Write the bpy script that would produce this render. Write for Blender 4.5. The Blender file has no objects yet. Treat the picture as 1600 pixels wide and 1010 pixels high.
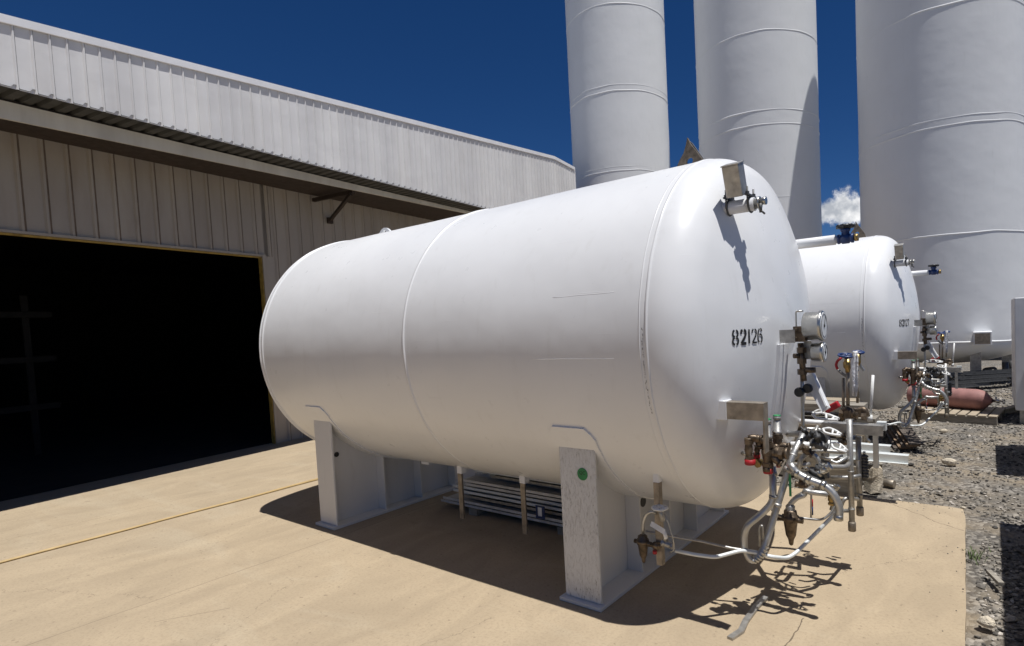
import bpy, bmesh, math, random
from mathutils import Vector, Matrix, noise
R_ = math.radians
random.seed(11)
S = bpy.context.scene
col = S.collection

# ------------------------------------------------------------------ camera
cam_d = bpy.data.cameras.new('camera'); cam = bpy.data.objects.new('camera', cam_d); col.objects.link(cam)
cam_d.sensor_width = 36; cam_d.lens = 36*880.94/1600
cam_d.shift_x = -128.0/1600; cam_d.shift_y = 48.65/1600
cam_d.clip_start = .05; cam_d.clip_end = 3000
cr = Vector((0.8170751, 0.574629, -0.04679514)); cu = Vector((0.01034989, 0.06653388, 0.99773049)); cf = Vector((-0.57643834, 0.81570506, -0.04841583))
cam.matrix_world = Matrix(((cr.x, cu.x, -cf.x, 1.977), (cr.y, cu.y, -cf.y, -3.4465), (cr.z, cu.z, -cf.z, 1.6), (0, 0, 0, 1)))
S.camera = cam
# ------------------------------------------------------------------ sun + sky
SUN = Vector((0.246576, -0.043478, 0.968148))
w = bpy.data.worlds.new("World"); S.world = w; w.use_nodes = True
nt = w.node_tree; nt.nodes.clear()
def N(t, typ, **k):
    n = t.nodes.new(typ)
    for a, b in k.items(): setattr(n, a, b)
    return n
def L(t, a, b): t.links.new(a, b)
def MATH(t, op, a, b=None, c=None):
    n = N(t, 'ShaderNodeMath', operation=op)
    for i, v in enumerate((a, b, c)):
        if v is None: continue
        if isinstance(v, (int, float)): n.inputs[i].default_value = v
        else: L(t, v, n.inputs[i])
    return n.outputs[0]
sky = N(nt, 'ShaderNodeTexSky', sky_type='NISHITA'); sky.sun_disc = False
sky.sun_elevation = R_(75.5); sky.sun_rotation = R_(100); sky.altitude = 2500; sky.air_density = .8; sky.dust_density = .15; sky.ozone_density = 3.5
gam = N(nt, 'ShaderNodeHueSaturation'); gam.inputs['Saturation'].default_value = 1.28; gam.inputs['Hue'].default_value = .508; gam.inputs['Value'].default_value = 1.18
L(nt, sky.outputs[0], gam.inputs['Color'])
tc = N(nt, 'ShaderNodeTexCoord')
# one fair-weather cumulus low over the yard, plus a few more round the horizon
n1 = N(nt, 'ShaderNodeTexNoise'); n1.inputs['Scale'].default_value = 26; n1.inputs['Detail'].default_value = 9; n1.inputs['Roughness'].default_value = .6
L(nt, tc.outputs['Generated'], n1.inputs['Vector'])
def blob(az, el, wa, we):
    d = Vector((math.sin(R_(az))*math.cos(R_(el)), math.cos(R_(az))*math.cos(R_(el)), math.sin(R_(el))))
    mp = N(nt, 'ShaderNodeVectorMath', operation='SUBTRACT'); L(nt, tc.outputs['Generated'], mp.inputs[0]); mp.inputs[1].default_value = d
    sc = N(nt, 'ShaderNodeVectorMath', operation='MULTIPLY'); L(nt, mp.outputs[0], sc.inputs[0]); sc.inputs[1].default_value = (1/wa, 1/wa, 1/we)
    ln = N(nt, 'ShaderNodeVectorMath', operation='LENGTH'); L(nt, sc.outputs[0], ln.inputs[0])
    return MATH(nt, 'SUBTRACT', 1.0, ln.outputs['Value'])
m = None
for b in ((-11.2, 9.7, .075, .040), (-7.5, 10.8, .06, .036), (40, 7, .14, .04), (80, 9, .2, .05), (120, 8, .16, .04), (-75, 8, .12, .03), (-150, 9, .2, .05), (175, 6, .12, .03)):
    v = blob(*b); m = v if m is None else MATH(nt, 'MAXIMUM', m, v)
dens = MATH(nt, 'ADD', m, MATH(nt, 'MULTIPLY', MATH(nt, 'SUBTRACT', n1.outputs[0], .5), 1.8))
rmp = N(nt, 'ShaderNodeMapRange'); rmp.interpolation_type = 'SMOOTHSTEP'; L(nt, dens, rmp.inputs[0]); rmp.inputs[1].default_value = .28; rmp.inputs[2].default_value = .62
n2 = N(nt, 'ShaderNodeTexNoise'); n2.inputs['Scale'].default_value = 34; n2.inputs['Detail'].default_value = 5
mo = N(nt, 'ShaderNodeVectorMath', operation='ADD'); L(nt, tc.outputs['Generated'], mo.inputs[0]); mo.inputs[1].default_value = (.0, .0, -.012); L(nt, mo.outputs[0], n2.inputs['Vector'])
cc = N(nt, 'ShaderNodeValToRGB'); cc.color_ramp.elements[0].position = .38; cc.color_ramp.elements[0].color = (9, 9.6, 10.6, 1); cc.color_ramp.elements[1].position = .62; cc.color_ramp.elements[1].color = (20, 20, 20, 1)
L(nt, n2.outputs[0], cc.inputs[0])
mx = N(nt, 'ShaderNodeMixRGB'); L(nt, rmp.outputs[0], mx.inputs[0]); L(nt, gam.outputs[0], mx.inputs[1]); L(nt, cc.outputs[0], mx.inputs[2])
bg = N(nt, 'ShaderNodeBackground'); bg.inputs['Strength'].default_value = .05
out = N(nt, 'ShaderNodeOutputWorld'); L(nt, mx.outputs[0], bg.inputs[0]); L(nt, bg.outputs[0], out.inputs[0])
sd = bpy.data.lights.new('sun', 'SUN'); sd.energy = 5.0; sd.angle = R_(.5); sd.color = (1, .978, .945)
so = bpy.data.objects.new('sun', sd); col.objects.link(so); so.rotation_mode = 'QUATERNION'; so.rotation_quaternion = SUN.to_track_quat('Z', 'Y')
S.view_settings.view_transform = 'Standard'; S.view_settings.look = 'None'; S.view_settings.gamma = 1; S.view_settings.exposure = 0.0

# ------------------------------------------------------------------ materials
def newmat(name):
    m = bpy.data.materials.new(name); m.use_nodes = True; t = m.node_tree; b = t.nodes['Principled BSDF']; return m, t, b
def ramp(t, fac, stops):
    r = N(t, 'ShaderNodeValToRGB'); L(t, fac, r.inputs[0]); e = r.color_ramp.elements
    while len(e) < len(stops): e.new(.5)
    for el, (p_, c) in zip(e, stops): el.position = p_; el.color = (*c, 1) if len(c) == 3 else c
    return r.outputs[0]
def noise_(t, scale, detail=4, rough=.55, vec=None, dist=0, stretch=None):
    n = N(t, 'ShaderNodeTexNoise'); n.inputs['Scale'].default_value = scale; n.inputs['Detail'].default_value = detail; n.inputs['Roughness'].default_value = rough; n.inputs['Distortion'].default_value = dist
    if vec is None: vec = N(t, 'ShaderNodeTexCoord').outputs['Object']
    if stretch:
        mm = N(t, 'ShaderNodeMapping'); mm.inputs['Scale'].default_value = stretch; L(t, vec, mm.inputs[0]); vec = mm.outputs[0]
    L(t, vec, n.inputs['Vector']); return n.outputs[0]
def bump(t, b, h, s=.3, d=.01):
    bn = N(t, 'ShaderNodeBump'); bn.inputs['Strength'].default_value = s; bn.inputs['Distance'].default_value = d; L(t, h, bn.inputs['Height']); L(t, bn.outputs[0], b.inputs['Normal']); return bn
def mixc(t, f, a, b):
    n = N(t, 'ShaderNodeMixRGB')
    for i, v in enumerate((f, a, b)):
        if isinstance(v, (int, float)): n.inputs[i].default_value = v
        elif isinstance(v, tuple): n.inputs[i].default_value = (*v, 1)
        else: L(t, v, n.inputs[i])
    return n.outputs[0]
def simple(name, c, rough=.5, metal=0, var=.18, scale=18, bs=.15, coat=0, bd=.004):
    m, t, b = newmat(name)
    f = noise_(t, scale, 5)
    lo = tuple(x*(1-var) for x in c); hi = tuple(min(1, x*(1+var)) for x in c)
    L(t, ramp(t, f, [(.3, lo), (.7, hi)]), b.inputs['Base Color'])
    b.inputs['Roughness'].default_value = rough; b.inputs['Metallic'].default_value = metal
    if coat: b.inputs['Coat Weight'].default_value = coat; b.inputs['Coat Roughness'].default_value = .08
    L(t, MATH(t, 'MULTIPLY_ADD', noise_(t, scale*1.7, 3), .3, rough-.12), b.inputs['Roughness'])
    if bs: bump(t, b, noise_(t, scale*6, 3), bs, bd)
    return m
def tankpaint(name, base, rough, wave, dirt=.25, scratch=True):
    m, t, b = newmat(name)
    ob = N(t, 'ShaderNodeTexCoord').outputs['Object']
    big = noise_(t, 1.3, 4, .55, ob)
    fine = noise_(t, 9, 6, .65, ob)
    streak = noise_(t, 14, 5, .6, ob, .4, (1, 1, .13))
    c0 = ramp(t, big, [(.3, tuple(x*.955 for x in base)), (.7, base)])
    f = ramp(t, streak, [(.56, (0, 0, 0)), (.82, (dirt, dirt, dirt))])
    f2 = N(t, 'ShaderNodeMath', operation='MULTIPLY'); L(t, f, f2.inputs[0]); L(t, ramp(t, fine, [(.35, (0, 0, 0)), (.75, (1, 1, 1))]), f2.inputs[1])
    c1 = mixc(t, f2.outputs[0], c0, tuple(x*.62 for x in (base[0], base[1]*.96, base[2]*.88)))
    L(t, c1, b.inputs['Base Color']); b.inputs['Specular IOR Level'].default_value = .32
    L(t, MATH(t, 'MULTIPLY_ADD', fine, .10, rough-.03), b.inputs['Roughness'])
    h = MATH(t, 'ADD', MATH(t, 'MULTIPLY', noise_(t, 2.6, 2, .5, ob), 1.0), MATH(t, 'MULTIPLY', noise_(t, 30, 2, .5, ob), wave*.35))
    if scratch:
        v = N(t, 'ShaderNodeTexNoise'); v.inputs['Scale'].default_value = 5; v.inputs['Detail'].default_value = 2
        mm = N(t, 'ShaderNodeMapping'); mm.inputs['Scale'].default_value = (.35, 1, 14); L(t, ob, mm.inputs[0]); L(t, mm.outputs[0], v.inputs[0])
        h = MATH(t, 'ADD', h, MATH(t, 'MULTIPLY', ramp(t, v.outputs[0], [(.71, (0, 0, 0)), (.73, (1, 1, 1))]), .02))
    bump(t, b, h, .35, .02)
    return m
M = {}
M['paint'] = tankpaint('white tank paint', (.80, .805, .81), .27, .008, .4)
M['towerpaint'] = tankpaint('white tower paint', (.80, .81, .815), .42, .015, .3)
M['weldgrey'] = tankpaint('tower weld paint', (.80, .81, .81), .5, .03, .3, False)
M['saddle'] = tankpaint('white saddle paint', (.72, .71, .69), .45, .03, .5, False)
def peel():
    m, t, b = newmat('chipped white paint'); ob = N(t, 'ShaderNodeTexCoord').outputs['Object']
    v = noise_(t, 70, 6, .7, ob, .5, (1.6, 1.6, .45)); g = noise_(t, 4, 3, .5, ob)
    s = MATH(t, 'ADD', v, MATH(t, 'MULTIPLY', g, .22))
    L(t, ramp(t, s, [(.60, (.68, .68, .67)), (.73, (.60, .59, .57)), (.775, (.26, .25, .24))]), b.inputs['Base Color'])
    b.inputs['Roughness'].default_value = .55; bump(t, b, ramp(t, s, [(.62, (1, 1, 1)), (.72, (0, 0, 0))]), .5, .003); return m
M['peel'] = peel()
M['alu'] = simple('dull aluminium', (.50, .50, .49), .42, .9, .15, 14)
M['galv'] = simple('weathered grey steel', (.40, .39, .37), .45, .75, .25, 22)
M['stainless'] = simple('stainless steel', (.52, .51, .48), .3, 1, .1, 30, .02)
M['brownsteel'] = simple('brown stained steel', (.30, .26, .21), .5, .6, .3, 20)
M['bronze'] = simple('aged bronze', (.145, .11, .078), .42, .7, .5, 34)
M['brass'] = simple('brass', (.36, .25, .10), .38, .9, .25, 30)
M['darksteel'] = simple('dark steel', (.10, .10, .10), .5, .5, .3, 24)
M['rust'] = simple('rusty steel', (.16, .13, .10), .75, .25, .5, 30, .5)
M['black'] = simple('black plastic', (.018, .018, .02), .35, 0, .2, 20)
M['ink'] = simple('black stencil paint', (.012, .012, .013), .6, 0, .3, 60, 0)
M['blue'] = simple('dark blue enamel', (.012, .035, .13), .35, 0, .2, 25)
M['red'] = simple('red plastic cap', (.38, .014, .02), .45, 0, .15, 25)
M['green'] = simple('green sticker', (.02, .22, .07), .45, 0, .15, 30, 0)
M['greentag'] = simple('green tag', (.02, .30, .10), .45, 0, .15, 30, 0)
M['white'] = simple('white enamel', (.78, .78, .76), .4, 0, .1, 12)
M['plastic'] = simple('white plastic wrap', (.78, .78, .80), .35, 0, .08, 12, .5, 0, .02)
M['glass'] = simple('gauge glass', (.75, .77, .78), .08, 0, .04, 10, 0)
M['whitealu'] = simple('pale coated aluminium', (.72, .75, .74), .4, .15, .08, 8)
M['strip'] = simple('grey aluminium strip', (.62, .62, .61), .45, .35, .2, 6)
M['steelsheet'] = simple('dark weathered sheet', (.11, .09, .075), .65, .2, .45, 9)
M['plankbrown'] = wood('brown plank', (.10, .07, .05), (.24, .16, .10)) if False else simple('brown plank', (.20, .135, .085), .8, 0, .4, 9)
M['pink'] = simple('faded red cylinder paint', (.31, .15, .135), .65, 0, .22, 7)
M['hose'] = simple('yellow hose', (.46, .33, .15), .5, 0, .12, 10)
M['grey'] = simple('grey strap', (.25, .24, .22), .7, 0, .3, 20)
M['cabinet'] = tankpaint('cabinet paint', (.72, .72, .72), .4, .02, .3, False)
def wood(name, a, bcol):
    m, t, b = newmat(name); ob = N(t, 'ShaderNodeTexCoord').outputs['Object']
    g = noise_(t, 22, 6, .65, ob, .6, (.12, 1, 1.2)); L(t, ramp(t, g, [(.3, a), (.7, bcol)]), b.inputs['Base Color']); b.inputs['Roughness'].default_value = .85; bump(t, b, g, .5, .006); return m
M['wood'] = wood('weathered timber', (.24, .19, .13), (.47, .40, .30))
M['woodgrey'] = wood('grey timber', (.17, .15, .12), (.36, .33, .28))
def metalcladding(name, c, streakc, amt):
    m, t, b = newmat(name); ob = N(t, 'ShaderNodeTexCoord').outputs['Object']
    s = noise_(t, 5, 5, .6, ob, .3, (1.2, 1.2, .22)); p_ = noise_(t, .9, 3, .5, ob)
    f = MATH(t, 'MULTIPLY', ramp(t, s, [(.42, (0, 0, 0)), (.75, (amt, amt, amt))]), ramp(t, p_, [(.3, (.4, .4, .4)), (.7, (1, 1, 1))]))
    pan = ramp(t, noise_(t, 2.3, 2, .5, ob, 0, (1, 1, .01)), [(.35, (.86, .86, .87)), (.65, (1, 1, 1))])
    mm_ = N(t, 'ShaderNodeMixRGB', blend_type='MULTIPLY'); mm_.inputs[0].default_value = 1; L(t, mixc(t, f, c, streakc), mm_.inputs[1]); L(t, pan, mm_.inputs[2])
    L(t, mm_.outputs[0], b.inputs['Base Color']); b.inputs['Roughness'].default_value = .5
    bump(t, b, noise_(t, 2.4, 3, .5, ob), .5, .02); return m
M['clad'] = metalcladding('off white cladding', (.80, .79, .78), (.64, .61, .57), .45)
M['wallclad'] = metalcladding('grubby shade-toned wall cladding', (.345, .318, .288), (.26, .215, .175), .6)  # base tone lowered for the shade under the canopy, plus random streaks
M['groove'] = simple('brown lap joint', (.13, .10, .08), .7, 0, .3, 10)
M['seamgrey'] = simple('grey lap joint', (.22, .215, .21), .6, 0, .2, 10)
M['trim'] = simple('white roof trim', (.80, .80, .82), .4, 0, .06, 5)
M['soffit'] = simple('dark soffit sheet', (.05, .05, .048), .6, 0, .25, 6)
M['beam'] = metalcladding('cream beam paint', (.62, .60, .55), (.40, .36, .30), .6)
M['brown'] = simple('shade-dark brown', (.03, .02, .016), .7, 0, .3, 8)  # deep shade behind the beam put into the colour; brace and arm share it
M['yellow'] = simple('yellow edge paint', (.30, .21, .05), .6, 0, .35, 12)
M['inside'] = simple('gloom-black interior wall', (.010, .010, .010), .9, 0, .4, 2, 0)  # near black: darkness of the unlit interior put into the colour
M['insidefloor'] = simple('gloom-black interior floor', (.008, .008, .007), .95, 0, .5, 2, 0)  # floor colour carries the indoor gloom as well
M['insidething'] = simple('gloom-black interior steel', (.0015, .0015, .0018), .8, 0, .4, 5, 0)  # indoor darkness painted into the rack and lamp colour
M['roof'] = simple('roof sheet', (.45, .45, .44), .5, .2, .1, 3)

def concrete():
    m, t, b = newmat('tan concrete'); ob = N(t, 'ShaderNodeTexCoord').outputs['Object']
    big = noise_(t, .55, 5, .6, ob, .6); mid = noise_(t, 3.2, 6, .62, ob, .8, (1, .45, 1)); fine = noise_(t, 60, 4, .7, ob); sp = noise_(t, 28, 3, .5, ob)
    c = mixc(t, big, (.45, .355, .235), (.395, .315, .215))
    c = mixc(t, ramp(t, mid, [(.38, (0, 0, 0)), (.66, (.6, .6, .6))]), c, (.31, .245, .165))
    c = mixc(t, ramp(t, noise_(t, 1.1, 4, .6, ob, 1.5, (.5, 1.6, 1)), [(.55, (0, 0, 0)), (.72, (.35, .35, .35))]), c, (.47, .40, .29))
    c = mixc(t, ramp(t, fine, [(.36, (.35, .35, .35)), (.52, (0, 0, 0))]), c, (.25, .19, .125))
    c = mixc(t, ramp(t, sp, [(.66, (0, 0, 0)), (.71, (.6, .6, .6))]), c, (.20, .15, .10))
    c = mixc(t, ramp(t, noise_(t, 5.5, 3, .5, ob, .2), [(.68, (0, 0, 0)), (.76, (.5, .5, .5))]), c, (.27, .215, .15))
    # control joints and cracks, world metres
    sep = N(t, 'ShaderNodeSeparateXYZ'); L(t, ob, sep.inputs[0]); X, Y = sep.outputs[0], sep.outputs[1]
    wob = MATH(t, 'MULTIPLY', MATH(t, 'SUBTRACT', noise_(t, 2.2, 5, .7, ob), .5), 1.0)
    def line(x0, y0, x1, y1, wdt, amp, strength=1.0):
        dx, dy = x1-x0, y1-y0; ln = math.hypot(dx, dy); dx /= ln; dy /= ln
        u = MATH(t, 'ADD', MATH(t, 'MULTIPLY', MATH(t, 'SUBTRACT', X, x0), dx), MATH(t, 'MULTIPLY', MATH(t, 'SUBTRACT', Y, y0), dy))
        d = MATH(t, 'ADD', MATH(t, 'MULTIPLY', MATH(t, 'SUBTRACT', X, x0), -dy), MATH(t, 'MULTIPLY', MATH(t, 'SUBTRACT', Y, y0), dx))
        d = MATH(t, 'ABSOLUTE', MATH(t, 'ADD', d, MATH(t, 'MULTIPLY', wob, amp)))
        k = MATH(t, 'LESS_THAN', d, wdt)
        k = MATH(t, 'MULTIPLY', k, MATH(t, 'MULTIPLY', MATH(t, 'GREATER_THAN', u, 0), MATH(t, 'LESS_THAN', u, ln)))
        return MATH(t, 'MULTIPLY', k, strength)
    lines = [line(-2.37, -6, -2.37, 8, .0035, .02, .55), line(1.12, -4, 1.14, -.45, .0035, .10, .9), line(1.22, 1.80, 1.80, 1.34, .0035, .16, .9),
             line(-2.031, -2.345, -1.818, -2.024, .0025, .06, .6), line(-.9, -2.9, -.3, -1.3, .0022, .25, .5), line(-5, -5, -5, 9, .003, .03, .5), line(-7, -3.3, .4, -3.3, .003, .05, .5),
             line(.2, -1.35, 1.0, -1.9, .002, .3, .5), line(-3.9, -2.9, -2.4, -2.2, .0018, .4, .5), line(-1.9, -1.6, -1.2, -2.6, .0015, .35, .45), line(1.2, .2, 1.7, .9, .0015, .3, .5), line(-4.1, .4, -3.0, -1.9, .0015, .4, .4), line(-3.6, -2.2, -3.1, .2, .002, .3, .4)]
    k = lines[0]
    for l_ in lines[1:]: k = MATH(t, 'MAXIMUM', k, l_)
    c = mixc(t, k, c, (.12, .09, .06))
    L(t, c, b.inputs['Base Color']); b.inputs['Roughness'].default_value = .9
    h = MATH(t, 'ADD', MATH(t, 'MULTIPLY', fine, .25), MATH(t, 'MULTIPLY', mid, .6)); h = MATH(t, 'SUBTRACT', h, k)
    bump(t, b, h, .3, .008); return m
M['concrete'] = concrete()
def gravelm():
    m, t, b = newmat('gravelly dirt'); ob = N(t, 'ShaderNodeTexCoord').outputs['Object']
    v = N(t, 'ShaderNodeTexVoronoi'); v.inputs['Scale'].default_value = 34; L(t, ob, v.inputs['Vector'])
    a = noise_(t, .9, 5, .6, ob, .5)
    c = mixc(t, ramp(t, a, [(.42, (0, 0, 0)), (.62, (1, 1, 1))]), (.155, .14, .118), (.30, .24, .165))
    cell = ramp(t, v.outputs['Color'], [(.2, (.065, .06, .055)), (.5, (.17, .158, .142)), (.9, (.42, .385, .335))])
    c = mixc(t, ramp(t, noise_(t, 3.5, 4, .6, ob), [(.40, (.15, .15, .15)), (.60, (.8, .8, .8))]), c, cell)
    L(t, c, b.inputs['Base Color']); b.inputs['Roughness'].default_value = .95
    h = MATH(t, 'SUBTRACT', MATH(t, 'MULTIPLY', noise_(t, 12, 6, .7, ob), 1.2), v.outputs['Distance']); bump(t, b, h, .8, .03); return m
M['gravel'] = gravelm()
def stonem():
    m, t, b = newmat('crushed stone'); g = N(t, 'ShaderNodeNewGeometry')
    c = ramp(t, g.outputs['Random Per Island'], [(0, (.045, .042, .038)), (.4, (.14, .128, .112)), (.75, (.28, .25, .205)), (1, (.55, .50, .44))])
    L(t, c, b.inputs['Base Color']); b.inputs['Roughness'].default_value = .9; return m
M['stone'] = stonem()

# ------------------------------------------------------------------ mesh helpers
class MB:
    def __init__(s): s.v = []; s.f = []; s.sm = []; s.hi = set()
    def add(s, vs, fs, smooth=False):
        k = len(s.v); s.v += [Vector(a) for a in vs]; s.f += [tuple(k+i for i in f) for f in fs]; s.sm += [smooth]*len(fs); return s
    def box(s, lo, hi, mat=None):
        x0, y0, z0 = lo; x1, y1, z1 = hi
        vs = [(x, y, z) for x in (x0, x1) for y in (y0, y1) for z in (z0, z1)]
        if mat: vs = [mat @ Vector(a) for a in vs]
        return s.add(vs, [(0, 1, 3, 2), (4, 6, 7, 5), (0, 4, 5, 1), (2, 3, 7, 6), (0, 2, 6, 4), (1, 5, 7, 3)])
    def cbox(s, c, size, rot=None):
        h = Vector(size)/2; mt = Matrix.Translation(c) @ (rot.to_4x4() if rot else Matrix())
        return s.box(-h, h, mt)
    def beam(s, a, b, w_, h_, up=(0, 0, 1)):
        a = Vector(a); b = Vector(b); d = (b-a); ln = d.length; d.normalize(); up = Vector(up)
        sd_ = d.cross(up).normalized(); u2 = sd_.cross(d)
        mt = Matrix((( d.x, sd_.x, u2.x, a.x), (d.y, sd_.y, u2.y, a.y), (d.z, sd_.z, u2.z, a.z), (0, 0, 0, 1)))
        return s.box((0, -w_/2, -h_/2), (ln, w_/2, h_/2), mt)
    def lathe(s, a, d, prof, seg=20, caps=True, smooth=True, roll=0):
        a = Vector(a); d = Vector(d).normalized(); q = d.to_track_quat('Z', 'Y').to_matrix()
        vs = []
        for (t_, r) in prof:
            for i in range(seg):
                th = 2*math.pi*i/seg+roll; vs.append(a + q @ Vector((r*math.cos(th), r*math.sin(th), t_)))
        fs = []
        for j in range(len(prof)-1):
            for i in range(seg):
                k = (i+1) % seg; fs.append((j*seg+i, j*seg+k, (j+1)*seg+k, (j+1)*seg+i))
        s.add(vs, fs, smooth)
        if caps:
            n = len(prof)-1; k0 = len(s.v)-len(vs)
            s.f.append(tuple(k0+i for i in reversed(range(seg)))); s.sm.append(False)
            s.f.append(tuple(k0+n*seg+i for i in range(seg))); s.sm.append(False)
        return s
    def cyl(s, a, b, r, seg=16, r2=None):
        a = Vector(a); b = Vector(b); return s.lathe(a, b-a, [(0, r), ((b-a).length, r if r2 is None else r2)], seg)
    def tube(s, pts, r, seg=12, fillet=.04, n=5, closed=False):
        P = [Vector(p_) for p_ in pts]; path = []
        for i, p_ in enumerate(P):
            if i in (0, len(P)-1) or fillet <= 0: path.append(p_); continue
            a = P[i-1]-p_; b = P[i+1]-p_; f = min(fillet, a.length*.48, b.length*.48); a.normalize(); b.normalize()
            for k in range(n+1):
                u = k/n; path.append(p_ + a*f*(1-u)**2 + b*f*u**2)
        rings = []; nrm = None
        for i, p_ in enumerate(path):
            d = (path[min(i+1, len(path)-1)]-path[max(i-1, 0)]).normalized()
            if nrm is None: nrm = d.orthogonal().normalized()
            nrm = (nrm - d*nrm.dot(d)).normalized(); bn = d.cross(nrm)
            rings += [p_ + (nrm*math.cos(2*math.pi*k/seg) + bn*math.sin(2*math.pi*k/seg))*r for k in range(seg)]
        fs = []
        for j in range(len(path)-1):
            for i in range(seg):
                k = (i+1) % seg; fs.append((j*seg+i, j*seg+k, (j+1)*seg+k, (j+1)*seg+i))
        k0 = len(s.v); s.add(rings, fs, True)
        s.f.append(tuple(k0+i for i in reversed(range(seg)))); s.sm.append(False)
        s.f.append(tuple(k0+(len(path)-1)*seg+i for i in range(seg))); s.sm.append(False)
        return s
    def prism(s, poly, ext):
        n = len(poly); P = [Vector(a) for a in poly]; e = Vector(ext)
        return s.add(P+[a+e for a in P], [tuple(range(n)), tuple(range(2*n-1, n-1, -1))]+[(i, n+i, n+(i+1) % n, (i+1) % n) for i in range(n)])
    def torus(s, c, ax, R, r, seg=40, sg=8):
        c = Vector(c); q = Vector(ax).to_track_quat('Z', 'Y').to_matrix(); vs = []; fs = []
        for i in range(seg):
            for j in range(sg):
                a = 2*math.pi*i/seg; b = 2*math.pi*j/sg; vs.append(c + q @ Vector(((R+r*math.cos(b))*math.cos(a), (R+r*math.cos(b))*math.sin(a), r*math.sin(b))))
                i2 = (i+1) % seg; j2 = (j+1) % sg; fs.append((i*sg+j, i2*sg+j, i2*sg+j2, i*sg+j2))
        return s.add(vs, fs, True)
    def build(s, name, mat, parent=None, bevel=0, origin=None):
        o0 = parent['_o'] if (parent is not None and '_o' in parent) else (origin if origin is not None else (0, 0, 0))
        o0 = Vector(o0); me = bpy.data.meshes.new(name)
        me.from_pydata([v-o0 for v in s.v], [], s.f); me.update()
        me.polygons.foreach_set('use_smooth', s.sm)
        bm = bmesh.new(); bm.from_mesh(me); bmesh.ops.recalc_face_normals(bm, faces=bm.faces); bm.to_mesh(me); bm.free()
        for mt_ in (mat if isinstance(mat, tuple) else (mat,)): me.materials.append(M[mt_])
        for i_ in s.hi: me.polygons[i_].material_index = 1
        ob = bpy.data.objects.new(name, me); col.objects.link(ob)
        if parent is not None:
            ob.parent = parent; ob['_o'] = tuple(o0)
        else:
            ob.location = o0; ob['_o'] = tuple(o0)
        if bevel:
            md = ob.modifiers.new('bevel', 'BEVEL'); md.width = bevel; md.segments = 2; md.limit_method = 'ANGLE'; md.angle_limit = R_(40)
        return ob
def tag(o, label=None, cat=None, group=None, kind=None):
    if label: o['label'] = label
    if cat: o['category'] = cat
    if group: o['group'] = group
    if kind: o['kind'] = kind
    return o
def thing(name, loc, label, cat, group=None):
    o = bpy.data.objects.new(name, None); col.objects.link(o); o.location = loc; o['_o'] = tuple(loc); o.empty_display_size = .2
    return tag(o, label, cat, group)
def copy_tree(o, parent=None, skip=()):
    c = o.copy(); col.objects.link(c); c.parent = parent
    for ch in [x for x in ALL() if x.parent == o]:
        if ch.name.split('.')[0] in skip: continue
        copy_tree(ch, c, skip)
    return c
def ALL(): return list(bpy.data.objects)

# ------------------------------------------------------------------ ground
g = MB(); n_ = 60
gx = [-400, -60, -20, -8] + [-6+i*.5 for i in range(26)] + [8, 12, 20, 60, 400]
gy = [-400, -60, -20, -8] + [-5+i*.5 for i in range(44)] + [20, 30, 60, 150, 400]
vs = [(x, y, -.045 + (.03*noise.noise(Vector((x*.8, y*.8, 0))) if abs(x) < 8 and -5 < y < 20 else 0)) for x in gx for y in gy]
fs = [(i*len(gy)+j, (i+1)*len(gy)+j, (i+1)*len(gy)+j+1, i*len(gy)+j+1) for i in range(len(gx)-1) for j in range(len(gy)-1)]
g.add(vs, fs, True); tag(g.build('ground', 'gravel'), kind='structure')
edge = []
# slab outline with a slightly worn right and far edge
random.seed(5)
out_ = [(-30, -30), (2.9, -30)]
for i in range(40):
    y = -6 + i*(7.87/39); out_.append((1.86-(y+.3)*.032 + random.uniform(-.003, .003), y))
out_[-1] = (1.775, 1.872)
for i in range(1, 24):
    x = 1.79-i*.12; out_.append((x, 1.885 + random.uniform(-.008, .008)))
out_ += [(-1.0, 1.9), (-1.0, 12), (-30, 12)]
c_ = MB(); c_.prism([(x, y, -.10) for x, y in out_], (0, 0, .10))
tag(c_.build('concrete_slab', 'concrete'), kind='structure')

# crushed stone scattered over the dirt
st = MB(); random.seed(3)
ico = bmesh.new(); bmesh.ops.create_icosphere(ico, subdivisions=1, radius=1); iv = [v.co.copy() for v in ico.verts]; fi = [tuple(v.index for v in f.verts) for f in ico.faces]; ico.free()
def stone(mb, x, y, z, r, squash=.6):
    q = Matrix.Rotation(random.uniform(0, 6.28), 3, 'Z') @ Matrix.Rotation(random.uniform(-.6, .6), 3, 'X')
    sc = Vector((r*random.uniform(.8, 1.3), r*random.uniform(.6, 1.0), r*squash*random.uniform(.6, 1.1)))
    mb.add([q @ Vector((v.x*sc.x*random.uniform(.8, 1.2), v.y*sc.y*random.uniform(.8, 1.2), v.z*sc.z)) + Vector((x, y, z)) for v in iv], fi)
cnt = 0
while cnt < 17000:
    y = -1.6 + 14.5*random.random()**1.55; x = random.uniform(-.4 if y > 1.95 else 1.9, 3.4)
    if y < 1.95 and x > 2.9: continue
    nn = noise.noise(Vector((x*1.3, y*1.3, 4)))
    if nn < -.22 and random.random() < .75: continue
    r = random.choice((.005, .006, .007, .009, .011, .015)) * random.uniform(.8, 1.4)*(1+max(0, y-2)*.05)
    if random.random() < .012: r *= 2.6
    stone(st, x, y, -.042+.03*noise.noise(Vector((x*.8, y*.8, 0)))+r*.25, r); cnt += 1
# a little spills onto the slab edge
for i in range(30):
    y = random.uniform(-1.2, 1.9); stone(st, 1.83-random.random()**3*.25, y, .003, random.uniform(.003, .006))
for i in range(60):
    stone(st, random.uniform(.4, 1.8), 1.88-random.random()**3*.25, .003, random.uniform(.003, .006))
tag(st.build('gravel', 'stone'), 'loose crushed stone scattered over the dirt beside the slab', 'gravel', kind='stuff')

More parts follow.
